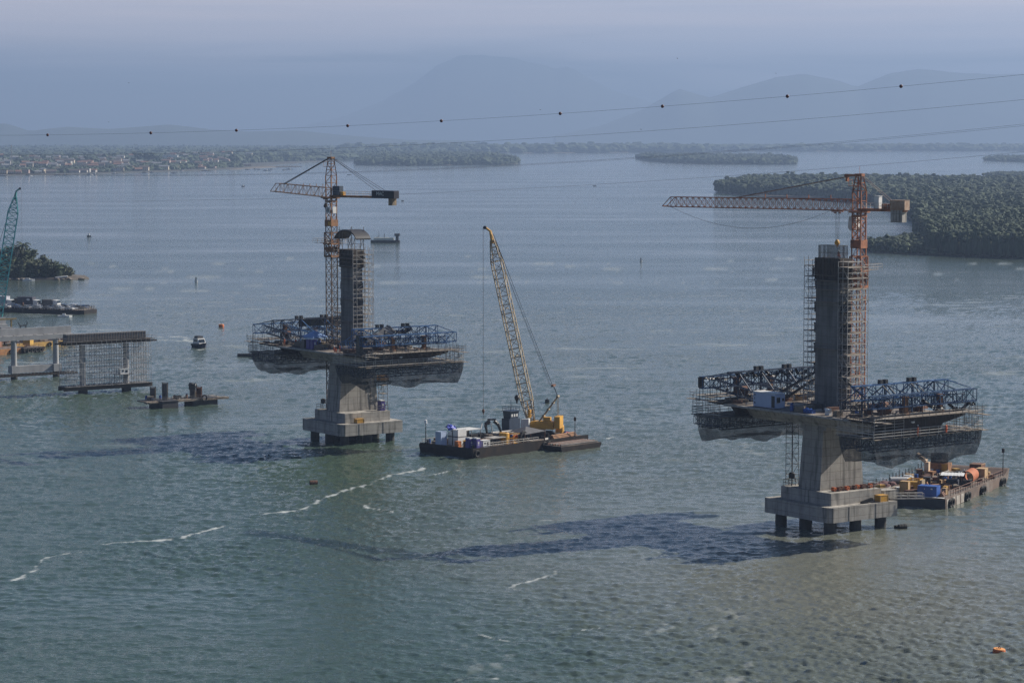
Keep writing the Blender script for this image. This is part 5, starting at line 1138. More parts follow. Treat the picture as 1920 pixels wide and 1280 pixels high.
# ------------------------------------------------------------------ approach viaduct on the left
def VB(C): return lambda x, y, z=0.0: pf(C, x, y, z)
CB2 = Vector((-111.6, 698.3, 0)); CB1 = Vector((-138.3, 739.4, 0)); CB0 = Vector((-164.5, 775.5, 0))
CONG = mat('clean_grey_concrete', (.36,.36,.36), (.29,.29,.295), .3, .85, stain=(.18,.18,.18), stain_amt=.4, bump=.1, vstreak=True)
def bent(C, label, cap=True, brace=True, hi=True, wood=True):
    T = empty('viaduct_bent', C, TH, label, 'bridge bent')
    for y in (-6.6, 6.6):
        MB().lathe((0, y, 0), [(.95, -1.2), (.95, 1.3), (.9, 1.6)], 16).build('pile', CONCD, T)
        MB().lathe((0, y, 0), [(.84, 3.8 if brace else 1.4), (.84, 11.2 if hi else 13.2)], 20).build('column', CONG, T)
        if brace: MB().box((0, y, 2.8), (2.6, 2.5, 2.15)).build('pile_block', CONG, T)
    if brace: MB().box((0, 0, 2.8), (1.5, 10.6, 2.0)).build('tie_beam', CONG, T)
    if hi:
        MB().box((0, 0, 11.85), (1.9, 23.6, 1.35)).build('cross_beam', CONG, T)
        for y in np.arange(-9.6, 10, 3.2): MB().box((.45, y, 12.62), (.6, 1.0, .16)).build('bearing_pad', CONC, T)
        MB().box((-.55, 0, 13.58), (.7, 23.4, 2.1)).build('back_wall', CONG, T)
        r = MB(); [r.tube((-.55, y, 14.6), (-.55, y, 16.8), .04, 3) for y in (-2.2, 6.0, 10.6, 11.4)]; r.build('starter_bars', DARK, T)
    if wood:
        q = MB()
        for x in (-1.3, 1.4): q.box((x, .6, 1.1), (.35, 24.5, .55))
        for y in np.arange(-11, 12, 1.1): q.box((0, y, 1.42), (3.4, .3, .1))
        q.build('working_platform', FORM, T)
    return T
bent(CB1, 'grey concrete viaduct bent with twin round columns, left of the scaffolded one')
bent(CB0, 'viaduct bent cut by the left edge of the picture', wood=False)
T = bent(CB2, 'viaduct bent wrapped in dense scaffold at the left', brace=False, hi=False, wood=False)
MB().box((0, .2, 15.4), (2.2, 24.0, 1.9)).build('beam_formwork', mat('grey_ply_shutter', (.17,.165,.165), (.12,.115,.115), 1.2, .85, vstreak=True, stain=(.06,.055,.05), stain_amt=.6), T)
q = MB()
for y in np.arange(-11.4, 12.2, .8): q.box((1.14, y, 15.4), (.08, .12, 1.9))
q.build('shutter_ribs', FORM, T)
q = MB(); q.box((0, .6, 14.25), (4.6, 27.6, .14)); q.box((1.9, .6, 13.75), (.3, 29.0, .45)); q.box((-1.9, .6, 13.75), (.3, 29.0, .45)); q.build('walkway', FORM, T)
q = MB(); 
for x in (-2.2, 2.2):
    for z in (.5, 1.0): q.tube((x, -13.2, 14.3+z), (x, 15.0, 14.3+z), .05, 3)
    for y in np.arange(-13.2, 15.1, 1.9): q.tube((x, y, 14.3), (x, y, 15.4+rnd.uniform(0, .4)), .05, 3)
q.build('guard_rail', GREYD, T)
q = MB(); q.box((1.6, .3, 1.55), (.45, 26.8, 1.0)); q.box((-1.6, .3, 1.55), (.45, 26.8, 1.0)); q.box((0, .3, 2.12), (4.4, 26.5, .12)); q.build('base_platform', FORM, T)
for y in (-6.6, 6.6): MB().box((0, y, .4), (2.0, 1.9, 3.0)).build('pile_block', CONCD, T)
scaffold('bent_scaffold', CB2, [-2.3, -.8, .8, 2.3], list(np.arange(-12.4, 14.2, 1.5)), 2.2, 13.5, 1.6, 'forest of shoring tubes under the scaffolded viaduct bent', skip=lambda x, y: abs(x) < 1 and min(abs(y-6.6), abs(y+6.6)) < 1, planks=False, seed=44, r=.05, mt=mat('pale_galvanised', (.46,.46,.46), (.2,.2,.21), 1.5, .6, .2))
T = empty('site_box', VB(CB2)(1.9, 4.8, 4.9), TH, 'small white office box hung among the shoring tubes', 'box'); MB().box((0, 0, .7), (1.3, 2.6, 1.4)).box((0, 0, 1.46), (1.4, 2.7, .1)).build('body', WHITE, T); MB().box((.67, .6, .8), (.05, .7, .6)).box((.67, -.5, .9), (.05, .5, .5)).build('window', GLASS, T); MB().box((0, 0, -.05), (2.0, 5.5, .1)).build('platform', GREYD, T)
scatter_deck(VB(CB2), TH, 'the walkway of the scaffolded viaduct bent', 9, -2, 2, -12, 14.5, 14.35, 45, [(0, 0, 1.4, 12.4)])
T = empty('spreader_frame', VB(CB1)(-.6, -3.3, 14.65), TH, 'small dark horned frame standing on the grey viaduct beam', 'frame'); q = MB(); q.box((0, 0, .75), (.4, 2.2, .3)); q.tube((0, -1.0, .8), (0, -1.6, 1.8), .12); q.tube((0, 1.0, .8), (0, 1.5, 1.6), .12); q.tube((0, -.8, .0), (0, -.7, .8), .14); q.tube((0, .8, 0), (0, .7, .8), .14); q.build('frame', DARK, T)
T = empty('timber_gantry', VB(CB1)(-3.6, -8.5, 11.6), TH, 'olive yellow beam on posts at the left edge', 'gantry'); OL = mat('olive_yellow_beam', (.26,.2,.09), (.16,.12,.06), 1, .8)
MB().box((0, 0, 5.6), (.6, 9, .45)).build('beam', OL, T); MB().box((0, 2.9, 3.6), (.45, .4, 3.6)).build('post', OL, T); MB().box((0, -2.9, 3.6), (.45, .4, 3.6)).build('post', OL, T); MB().box((0, 1.0, 2.6), (1.6, 3.4, 1.4)).build('base', CONG, T)
# foundation with column cages, still without a bent
CF = Vector((-86.2, 663.8, 0)); T = empty('column_foundation', CF, TH, 'low foundation in the water with four column cages and plank decks', 'foundation')
for (x, y, dx, dy) in ((1.0, -5.7, 7.4, 4.6), (.4, 5.6, 4.6, 7.4)): MB().box((x, y, .55), (dx, dy, 2.5)).box((x, y, 1.84), (dx+.3, dy+.3, .1)).build('pile_cap', mat('dark_wet_cap', (.045,.045,.05), (.03,.03,.035), 1, .7), T)
q = MB(); q.box((2.2, .4, 1.55), (2.0, 24, .5)); q.box((-2.2, .2, 1.55), (1.8, 22, .5)); q.box((0, -9.8, 1.6), (6.8, 2.6, .3)); q.box((.2, 9.6, 1.7), (6.0, 2.4, .3)); q.box((0, 0, 1.5), (2.6, 6, .35)); q.build('plank_deck', PLANK, T)
for (x, y, h_, lb) in ((-1.9, -7.2, 3.0, 'a'), (1.5, -5.5, 4.3, 'b'), (-.9, 3.9, 3.4, 'c'), (1.3, 4.6, 2.6, 'd')):
    q = MB().lathe((x, y, 1.9), [(.72, 0), (.72, h_)], 12)
    for k in range(16): t = 6.283*k/16; q.tube((x+.76*math.cos(t), y+.76*math.sin(t), 1.9), (x+.76*math.cos(t), y+.76*math.sin(t), 2.2+h_), .05, 3)
    q.build('column_cage', GREYD if h_ > 2.8 else RUST, T)
q = MB(); rail(q, [(3.2, -10), (3.2, 11)], 1.8, .9, 2.2); q.build('guard_rail', GREYD, T)
o = drape(MB(), (-1.1, 0, .5), (1.2, 0, .2), 1.6, -.3, 8, 3).box((-.1, 0, -.35), (1.7, 1.6, 1.4)).build('black_cover', BLACK); o.location = pf(CF, -.9, 3.9, 5.0); tag(o, 'black sheet over one column cage of the low foundation', 'tarpaulin')
tf = MB().torus((0, 0, 0), .7, .22, 0, 12, 5).build('old_tyre', RUBBER); tf.location = pf(CF, 3.6, 4.9, 2.0); tf.rotation_euler = (0, 0, TH); tag(tf, 'black tyre standing on the low foundation', 'tyre')
scatter_deck(VB(CF), TH, 'the low foundation', 14, -2.6, 2.6, -10, 10, 1.95, 46, [(1, -5.6, 1.6, 1.2), (-1.6, -7, 1.3, 1), (0, 4.3, 2.4, 1.6)])

# ------------------------------------------------------------------ orange barges and the teal crane
ORB = mat('rusty_orange_hull', (.50,.24,.08), (.32,.14,.055), .5, .8, stain=(.10,.05,.03), stain_amt=.7)
OYB = mat('ochre_hull', (.60,.38,.10), (.42,.24,.06), .5, .8, stain=(.12,.06,.03), stain_amt=.6)
def small_barge(x, y, rz, L_, B_, m, label, seed):
    rn = random.Random(seed); T = empty('work_barge', (x, y, 0), rz, label, 'barge'); h = MB(); hull_box(h, L_, B_, -.8, 1.7, 1.5, .6); h.v = [(a-L_/2, b-B_/2, c) for a, b, c in h.v]; h.build('hull', m, T)
    MB().box((0, 0, 1.73), (L_-1, B_-.6, .05)).build('deck', DECKM, T); q = MB(); rail(q, [(-L_/2+.5, -B_/2+.3), (L_/2-.5, -B_/2+.3)], 1.75, 1.0, 2); q.build('guard_rail', RUST, T)
    for k in range(4): tyre_fender(T, (-L_/2+2+k*(L_-4)/3, -B_/2-.2, .8), 1, .6)
    return T
W0 = math.atan2(.72, .69)
small_barge(-166.5, 822, W0, 22, 9, ORB, 'orange barge at the left edge behind the viaduct', 1)
small_barge(-160, 850, W0, 30, 8, OYB, 'ochre barge behind the viaduct opening', 2)
small_barge(-156.5, 828, W0+.1, 9, 4.5, HULL, 'small black pontoon beside the ochre barge', 3)
crate('orange_tank', Vector((-168, 826, 1.8)), W0, (5, 3, 3.4), mat('salmon_paint', (.5,.26,.16), (.36,.18,.11), 1, .7), 'salmon orange tank block on the left edge barge', 'tank')
crate('white_box', Vector((-154, 857, 1.8)), W0, (1.2, 2.2, 3.4), WHITE, 'white upright box on the ochre barge', 'box'); crate('dark_house', Vector((-160, 849, 1.8)), W0, (5, 4, 3.0), DARK, 'dark deckhouse on the ochre barge', 'deckhouse')
T = crate('yellow_excavator_body', Vector((-158.5, 836, 1.8)), W0+.6, (3.4, 2.4, 2.2), YELB, 'yellow machine body at the end of the ochre barge', 'machine')
scatter_deck(lambda x, y, z=1.8: Vector((-160+x*math.cos(W0)-y*math.sin(W0), 850+x*math.sin(W0)+y*math.cos(W0), 1.78)), W0, 'the ochre barge', 26, -13, 13, -3.3, 3.3, 1.8, 47, [(0, 0, 3, 2.4)])
T = empty('deck_shelter', (-163.5, 838, 1.75), W0, 'shelter with pale teal roof behind the left viaduct column', 'shelter'); MB().box((0, 0, 3.0), (9, 3.5, .15)).build('roof', mat('pale_teal_sheet', (.25,.42,.42), (.2,.34,.34), 1, .7), T)
for x in (-4, 4):
    for y in (-1.5, 1.5): MB().tube((x, y, 0), (x, y, 3), .08).build('post', DARK, T)
tb = Vector((-176.5, 866.0, 1.8)); small_barge(-182, 866, .1, 24, 11, ORB, 'barge under the teal crane outside the left edge', 5)
lattice_crane(tb, 1.8, Vector((-168.2, 870.0, 51.6)), tb+Vector((1.0, .2, 2.2)), Vector((.98, .19, 0)).normalized(), mat('teal_house', (.06,.28,.28), (.04,.2,.2), 1, .5), TEAL, 'teal lattice boom crane at the left edge', 3.4, 39.0, 1.9)

# ------------------------------------------------------------------ ferry with vehicles
fa = math.atan2(-17.0, 38.0); fc_, fs_ = math.cos(fa), math.sin(fa); FO = (-188.5, 1019.5)
ff = lambda x, y, z=0.0: Vector((FO[0]+fc_*x-fs_*y, FO[1]+fs_*x+fc_*y, z))
T = empty('car_ferry', ff(0, 0), fa, 'black flat car ferry crowded with lorries and cars', 'ferry')
MB().prism([(-26, -7.5), (20, -7.5), (24, -4.5), (24, 4.5), (20, 7.5), (-26, 7.5)], -.6, 1.5).build('hull', HULL, T); MB().prism([(-25.5, -7), (19.8, -7), (23.5, -4.2), (23.5, 4.2), (19.8, 7), (-25.5, 7)], 1.505, 1.55).build('deck', DECKM, T)
q = MB(); rail(q, [(-25, -7.2), (20, -7.2), (23.7, -4.3), (23.7, 4.3), (20, 7.2), (-25, 7.2)], 1.55, 1.1, 2.2, .06); q.build('guard_rail', GREY, T)
q = MB(); q.tube((21.5, -3, 1.5), (21.5, -3, 5.5), .07); [q.tube((21+.5*k, -4+k, 1.5), (22+.4*k, -4+k, 3.2), .12) for k in range(7)]; q.build('ramp_gear', GREYD, T)
def lorry(p, rz, L_, hgt, boxm, label, cabm):
    T = empty('box_lorry', p, rz, label, 'lorry', 'lorries on the ferry'); MB().box((-1.2, 0, 1.15+hgt/2), (L_, 2.5, hgt)).box((-1.2, 0, 1.19+hgt), (L_+.05, 2.55, .08)).build('cargo_box', boxm, T)
    cb = MB().extr([(L_/2-1.0, .6), (L_/2+1.2, .6), (L_/2+1.15, 2.0), (L_/2+.8, 3.0), (L_/2-1.0, 3.1)], 1, -1.2, 1.2).build('cab', cabm, T); MB().extr([(L_/2+1.19, 2.0), (L_/2+.84, 2.95), (L_/2+.9, 2.95), (L_/2+1.25, 2.0)], 1, -1.1, 1.1).build('windscreen', GLASS, cb)
    for x in (-L_/2, -L_/2+1.3, L_/2): 
        for y in (-1.1, 1.1): MB().tube((x, y-.15, .5), (x, y+.15, .5), .5, 10).build('wheel', RUBBER, T)
    return T
lorry(ff(-17.5, -1.5, 1.56), fa, 9.5, 3.2, mat('pale_lorry_box', (.42,.42,.46), (.34,.34,.38), 1, .6), 'lorry with a long pale box at the left of the ferry', WHITE)
L2_ = lorry(ff(-5.8, 1.2, 1.56), fa, 7.2, 3.0, mat('dark_lorry_box', (.06,.06,.08), (.04,.04,.055), 1, .6), 'lorry with a dark box and pale oval emblem', WHITE)
o = MB().lathe((0, 0, 0), [(.6, 0), (.62, .02), (.1, .03)], 14).build('oval_emblem', WHITE, L2_); o.location = (.4, -1.28, 3.2); o.rotation_euler = (math.pi/2, 0, 0); o.scale = (1.3, .8, 1)
lorry(ff(3.2, 3.4, 1.56), fa, 5.0, 2.0, GREYD, 'lorry with a low grey load behind the cars', WHITE)
lorry(ff(-10.5, 3.6, 1.56), fa, 4.5, 2.2, DARK, 'small dark lorry between the two large ones', WHITE)
CARM = {'silver': mat('silver_car_paint', (.38,.39,.41), (.33,.34,.36), 1, .3, .4), 'white': mat('white_car_paint', (.66,.66,.66), (.6,.6,.6), 1, .3), 'black': mat('black_car_paint', (.02,.02,.024), (.015,.015,.02), 1, .25), 'blue': mat('blue_car_paint', (.03,.07,.18), (.02,.05,.14), 1, .3), 'grey': mat('grey_car_paint', (.12,.12,.13), (.1,.1,.11), 1, .3)}
def car(p, rz, col, label):
    T = empty('parked_car', p, rz, label, 'car', 'cars on the ferry'); prof = [(-2.1, .35), (2.05, .35), (2.15, .75), (1.2, .95), (.5, 1.42), (-1.1, 1.45), (-1.9, 1.0), (-2.15, .9)]
    MB().extr(prof, 1, -.85, .85).build('body', CARM[col], T); MB().extr([(1.08, .97), (.48, 1.36), (-1.05, 1.38), (-1.75, 1.0)], 1, -.87, .87).build('windows', GLASS, T)
    MB().add([(1.24, -.7, .97), (1.24, .7, .97), (.57, .66, 1.40), (.57, -.66, 1.40), (1.28, -.7, .99), (1.28, .7, .99), (.61, .66, 1.42), (.61, -.66, 1.42)], [(4,5,6,7),(3,2,1,0),(0,1,5,4),(2,3,7,6)]).build('windscreen', GLASS, T)
    for x in (-1.35, 1.35):
        for y in (-.8, .8): MB().tube((x, y-.1, .33), (x, y+.1, .33), .33, 10).build('wheel', RUBBER, T)
    return T
cn = 0
for x in np.arange(-22, 19, 5.0):
    for y, r_ in ((-5.9, 0), (-3.9 if x > -12 else None, 1), (5.9, 2), (1.0 if x > 5 else None, 3), (3.4 if x > 9 else None, 4)):
        if y is None: continue
        c_ = ('black', 'silver', 'white', 'grey', 'blue', 'white', 'silver')[(cn*3+r_) % 7]; cn += 1
        car(ff(x+rnd.uniform(-.3, .3), y, 1.56), fa, c_, '%s car on the %s of the ferry deck, %s' % (c_, ('near rail side', 'second lane', 'far rail side', 'bow centre', 'bow far lane')[r_], 'stern part' if x < -8 else ('middle part' if x < 6 else 'bow part')))
for (px, py, L_, lb) in ((124, 587, 7, 'small white boat lying just in front of the ferry'), (122, 594, 5.5, 'small white boat farther in front of the ferry')):
    p = at(px, py); T = empty('small_boat', p, .1, lb, 'boat'); MB().prism([(-L_/2, -.8), (L_*.3, -.9), (L_/2, 0), (L_*.3, .9), (-L_/2, .8)], -.15, .6).build('hull', WHITE, T); MB().box((-.4, 0, .95), (1.5, 1.0, .7), 0, .8).build('cabin', WHITE, T)

# ------------------------------------------------------------------ wooded islet on the left
ISLET = [(-420, 1330), (-420, 1262), (-330, 1250), (-262, 1247), (-232, 1243), (-214, 1247), (-207, 1256), (-212, 1275), (-235, 1300), (-300, 1335)]
shore_poly('rocky_islet', ISLET, 1.2, mat('rocky_shore', (.13,.105,.08), (.06,.055,.05), .25, .9), 'rocky shore of the wooded islet at the left')
rocks = random.Random(5)
for i in range(26):
    t = rocks.random(); x = -300+90*t; y = 1246.5-2*math.sin(t*3)+rocks.uniform(-1.5, 1); r = rocks.uniform(.4, 1.3)
    o = MB().blob((0, 0, 0), r, 7, 5, .3, (1.4, 1, .6), rocks).build('shore_rock', mat('grey_rock_%d' % 0, (.2,.17,.14), (.1,.09,.08), .8, .9) if i == 0 else ROCKM)
    if i == 0: ROCKM = o.data.materials[0]
    o.location = (x, y, .4); tag(o, 'dark rock along the waterline of the wooded islet', 'rock', 'rocks along the wooded islet')
LEAFD = mat('dark_evergreen_leaves', (.035,.05,.025), (.014,.022,.012), .3, .85); LEAFM = mat('mid_green_leaves', (.058,.08,.034), (.026,.038,.018), .3, .85); LEAFO = mat('olive_leaves', (.075,.085,.04), (.035,.042,.022), .3, .85)
PALEB = mat('pale_bark', (.42,.38,.33), (.3,.27,.24), 1, .9)
def tree(p, h, r, leaf, label, seed, lean=0, bark=BARK, n=520, low=.38):
    rn = random.Random(seed); T = empty('broadleaf_tree', p, rn.uniform(0, 6), label, 'tree', 'trees on the wooded islet'); t = MB(); top = Vector((lean, 0, h*.62)); t.tube((0, 0, -.3), top, .035*h, 7, .018*h)
    for k in range(5):
        a = rn.uniform(0, 6.28); s0 = top*rn.uniform(.5, .95); e = top+Vector((math.cos(a)*r*.7, math.sin(a)*r*.7, rn.uniform(.05, .3)*h)); t.tube(s0, e, .016*h, 5, .006*h)
    t.build('trunk', bark, T); c = MB()
    for k in range(9):
        a = rn.uniform(0, 6.28); d = rn.uniform(0, .75)*r; rr = r*rn.uniform(.42, .62); cz_ = h*rn.uniform(low, .86); c.blob((lean+math.cos(a)*d, math.sin(a)*d, cz_), rr*.72, 7, 5, .35, (1, 1, .75), rn)
        foliage_crown(c, (lean+math.cos(a)*d, math.sin(a)*d, cz_), rr*1.25, n//9, r*.11, rn, .8)
    c.build('crown', leaf, T); return T
tr_ = [(-222, 1256, 6.5, 4.2, LEAFM), (-227, 1250, 7, 4.4, LEAFD), (-231, 1262, 9.5, 5, LEAFD), (-236, 1252, 8.5, 4.8, LEAFO), (-240, 1266, 12.5, 5.6, LEAFM), (-244, 1254, 9.5, 5, LEAFM), (-247, 1272, 15, 6, LEAFD), (-250, 1258, 10.5, 5.6, LEAFO), (-254, 1268, 13.5, 6, LEAFM), (-258, 1254, 9.5, 5.4, LEAFD), (-262, 1264, 12.5, 6, LEAFD), (-266, 1276, 16, 6.5, LEAFM), (-270, 1255, 10, 5.5, LEAFM), (-276, 1266, 14, 6.4, LEAFO), (-283, 1258, 11, 6, LEAFD), (-290, 1270, 15, 7, LEAFM), (-218, 1252, 4.2, 3, LEAFO), (-300, 1262, 13, 7, LEAFD), (-243, 1249, 5, 3.6, LEAFD), (-255, 1249, 5, 3.8, LEAFM), (-265, 1250, 5.5, 4, LEAFD)]
nm_ = {id(LEAFD): 'dark', id(LEAFM): 'mid green', id(LEAFO): 'olive'}
for i, (x, y, h_, r_, lf) in enumerate(tr_):
    rank = sorted(range(len(tr_)), key=lambda k: -tr_[k][0]).index(i)+1
    ordw = ('first', 'second', 'third', 'fourth', 'fifth', 'sixth', 'seventh', 'eighth', 'ninth', 'tenth', 'eleventh', 'twelfth', 'thirteenth', 'fourteenth', 'fifteenth', 'sixteenth', 'seventeenth', 'eighteenth', 'nineteenth', 'twentieth', 'twenty-first')[rank-1]
    tree((x, y, .8), h_*1.05, r_*1.15, lf, '%s %s tree of the wooded islet, %s counted from the rocky tip' % ('tall' if h_ > 11 else ('low' if h_ < 6.6 else 'middling'), nm_[id(lf)], ordw), 100+i)
tree((-245.5, 1262, 1), 14.5, 4.2, LEAFD, 'tree with a pale forked trunk showing near the top of the islet', 140, 1.0, PALEB, 260)
def palm(p, h, label, seed):
    rn = random.Random(seed); T = empty('palm_tree', p, rn.uniform(0, 6), label, 'palm', 'palms on the wooded islet'); q = MB(); 
    for k in range(6): q.tube((k*.12, 0, h*k/6), ((k+1)*.12, 0, h*(k+1)/6), .2-.015*k, 6, .185-.015*k)
    q.build('trunk', PALEB, T); f = MB(); c = Vector((.72, 0, h))
    for k in range(17):
        a = 6.283*k/17+rn.uniform(-.15, .15); up = rn.uniform(-.2, 1.0); pts = [c+Vector((math.cos(a)*d, math.sin(a)*d, up*d-.17*d*d)) for d in np.linspace(0, 3.8, 6)]; s = Vector((-math.sin(a), math.cos(a), 0))
        for u, v in zip(pts, pts[1:]):
            w_ = .5; f.add([u-s*w_+Vector((0, 0, -.35)), u, v, v-s*w_+Vector((0, 0, -.35))], [(0, 1, 2, 3)]); f.add([u+s*w_+Vector((0, 0, -.35)), u, v, v+s*w_+Vector((0, 0, -.35))], [(3, 2, 1, 0)])
    f.build('crown', LEAFM, T); return T
UND = [(-330, 1300), (-330, 1252), (-262, 1248.5), (-236, 1246.5), (-221, 1249), (-215, 1256), (-222, 1270), (-250, 1290)]
canopy('islet_undergrowth', UND, 6.0, 3.6, LEAFM, 'dense undergrowth filling the wooded islet under its trees', 55, .45, 14, leaf=.6, cat='undergrowth')
palm((-241.5, 1264, 1), 15.5, 'palm rising above the islet crowns, right of the pale trunk', 3); palm((-249, 1266, 1), 13.5, 'palm left of the pale forked trunk on the islet', 4)
o = MB().box((0, 0, .2), (6.5, 2, .5), .0, .9).build('pale_slab', WHITE); o.location = (-220, 1248.2, 1.2); o.rotation_euler = (.05, -.08, .15); tag(o, 'pale slab lying on the rocky tip of the islet', 'slab')
p = at(54, 526); T = empty('small_boat', p, 0, 'small white boat drawn up at the islet shore', 'boat'); MB().prism([(-3, -.8), (1.5, -.9), (3, 0), (1.5, .9), (-3, .8)], -.15, .7).build('hull', WHITE, T); MB().box((-.5, 0, .9), (2, 1.2, .5)).build('cabin', WHITE, T)

# ------------------------------------------------------------------ boats and buoys
p = at(375, 651); mr_ = math.atan2(-.80, .60); T = empty('motor_boat', p, mr_, 'white motor boat with dark hull running ahead of its wake', 'boat')
hm_ = MB(); vs = []
for x, w_, z in ((-5.2, 1.6, 1.3), (0, 1.75, 1.4), (3.4, 1.3, 1.7), (5.6, .05, 2.1)): vs += [(x, -w_, z), (x, w_, z), (x-(.0 if x < 5 else 1.4), -w_*.55, -.3), (x-(.0 if x < 5 else 1.4), w_*.55, -.3)]
fs = []
for k in range(3): a = k*4; fs += [(a, a+4, a+6, a+2), (a+1, a+3, a+7, a+5), (a, a+1, a+5, a+4), (a+2, a+6, a+7, a+3)]
hm_.add(vs, fs+[(0, 2, 3, 1), (12, 13, 15, 14)]); hm_.build('hull', NAVY, T)
cb = MB().extr([(-3.4, 1.4), (2.4, 1.5), (1.2, 3.4), (-3.2, 3.5)], 1, -1.35, 1.35).build('cabin', WHITE, T); MB().extr([(2.16, 2.1), (1.42, 3.2), (1.5, 3.22), (2.28, 2.1)], 1, -1.1, 1.1).box((-.8, -1.38, 2.7), (2.6, .05, .7)).box((-.8, 1.38, 2.7), (2.6, .05, .7)).build('window', GLASS, cb)
MB().box((-1.2, 0, 4.0), (3.4, 2.2, .9), 0, .9).build('flybridge', DARK, T); MB().box((-1.3, 0, 3.55), (5.0, 2.9, .12)).build('roof', WHITE, T); T.scale = (.72, .95, .85)
def buoy(px, py, r, h_, m, label, tilt=0):
    T = empty('mooring_buoy', at(px, py), .3, label, 'buoy'); T.rotation_euler = (tilt, tilt*.7, .3); MB().lathe((0, 0, -.5), [(r*.9, 0), (r, .12), (r, h_+.35), (r*.94, h_+.5)], 20).build('float', m, T)
    MB().lathe((0, 0, h_-.005), [(r*.93, 0), (r*.93, .03), (.02, .05)], 20).build('top_plate', mat('orange_top', (.75,.32,.08), (.62,.25,.06), 1, .6, stain=(.85,.6,.4), stain_amt=.5) if m is REDO else m, T)
    MB().torus((0, 0, h_+.16), .22, .06, 0, 10, 5).build('mooring_eye', RUST, T); return T
buoy(1873, 1223, .86, .55, REDO, 'flat orange mooring buoy at the lower right', .07); buoy(415, 613, 1.0, 1.0, REDO, 'small orange buoy beyond the motor boat')
buoy(1026, 755, .62, .9, BLACK, 'round black buoy right of the lattice boom crane')
for px, py, lb in ((588, 907, 'dark floating drum below the left pylon base'), (1692, 990, 'pair of black floats right of the right pylon base')):
    T = empty('floating_drum', at(px, py), .35, lb, 'float'); MB().tube((-.75, 0, .28), (.75, 0, .28), .48, 12).torus((-.3, 0, .28), .48, .05, 0).torus((.3, 0, .28), .48, .05, 0).build('drum', RUST if px < 1000 else RUBBER, T)
    if px > 1000: MB().tube((-1.1, .7, .18), (.2, .8, .18), .38, 10).build('drum', RUBBER, T)
T = empty('sand_barge', at(724, 455), -.03, 'small dredging vessel with a pale hold behind the left mast', 'vessel')
MB().prism([(-10, -2.5), (7, -2.7), (9, -1.5), (9, 1.5), (7, 2.7), (-10, 2.5)], -.6, 1.6).build('hull', HULL, T); MB().box((-1.5, 0, 2.5), (13.5, 4.4, 1.7), 0, .94).build('hold', mat('pale_green_grey', (.62,.64,.56), (.5,.5,.43), 1, .8), T)
MB().box((7.3, 0, 3.2), (1.8, 2.6, 3.0)).box((7.3, 0, 5.2), (3.4, 3.6, 1.6)).build('wheelhouse', DARK, T); q = MB(); q.tube((-8.5, 0, 1.5), (-4.5, 0, 4.6), .22); q.tube((-4.7, 0, 3), (-4.7, 0, 7.4), .12); q.tube((-1.2, 0, 3.2), (-1.2, 0, 6.0), .28); q.tube((-13, 0, 2.4), (-9, 0, 2.2), .2); q.build('derrick', DARK, T)
def skiff(px, py, L_, label, m=None, cab=True, grp=None, rz=None):
    T = empty('small_boat', at(px, py), rz if rz is not None else rnd.uniform(-.5, .5), label, 'boat', grp); MB().prism([(-L_/2, -L_*.13), (L_*.25, -L_*.15), (L_/2, 0), (L_*.25, L_*.15), (-L_/2, L_*.13)], -.2, .9).build('hull', m or DARK, T)
    if cab: MB().box((-L_*.1, 0, 1.6), (L_*.4, L_*.2, 1.5), 0, .85).build('cabin', WHITE if m is not WHITE else DARK, T)
    return T
skiff(167, 444, 3, 'lone skiff with a faint wake above the islet'); skiff(456, 350, 5, 'dark boat far out left of the left crane jib'); skiff(755, 377, 3, 'dark speck of a boat right of the left crane counterweight', DARK, False); skiff(1115, 349, 5, 'dark boat far out in the middle of the bay', DARK, False)
skiff(368, 529, 1.5, 'small pale boat above the motor boat', WHITE); skiff(1202, 491, 1.4, 'small pale boat right of the lattice boom tip', WHITE); skiff(655, 328, 9, 'dark boat right of the left crane head', DARK, False)
skiff(466, 668, 7.0, 'dark launch showing at the left tip of the left deck', DARK, False, rz=0)
for i, (px, py, L_) in enumerate(((6, 330, 12), (53, 330, 15), (108, 329, 12), (122, 329, 10), (168, 328, 14), (178, 327, 10), (215, 326, 12), (272, 325, 18), (285, 324, 10), (327, 325, 12), (340, 321, 10), (387, 321, 20), (464, 318.5, 10), (478, 318, 9), (485, 318, 9), (500, 320, 16), (509, 318.5, 10), (533, 319, 8), (543, 318, 14))):
    skiff(px, py, L_, '%s off the town, boat %s from the left' % ('moored boat with pale cabin' if i % 3 else 'dark moored boat', ORDW[i]), DARK if i % 3 != 1 else WHITE, True, 'boats moored off the town', rnd.uniform(-.3, .3))

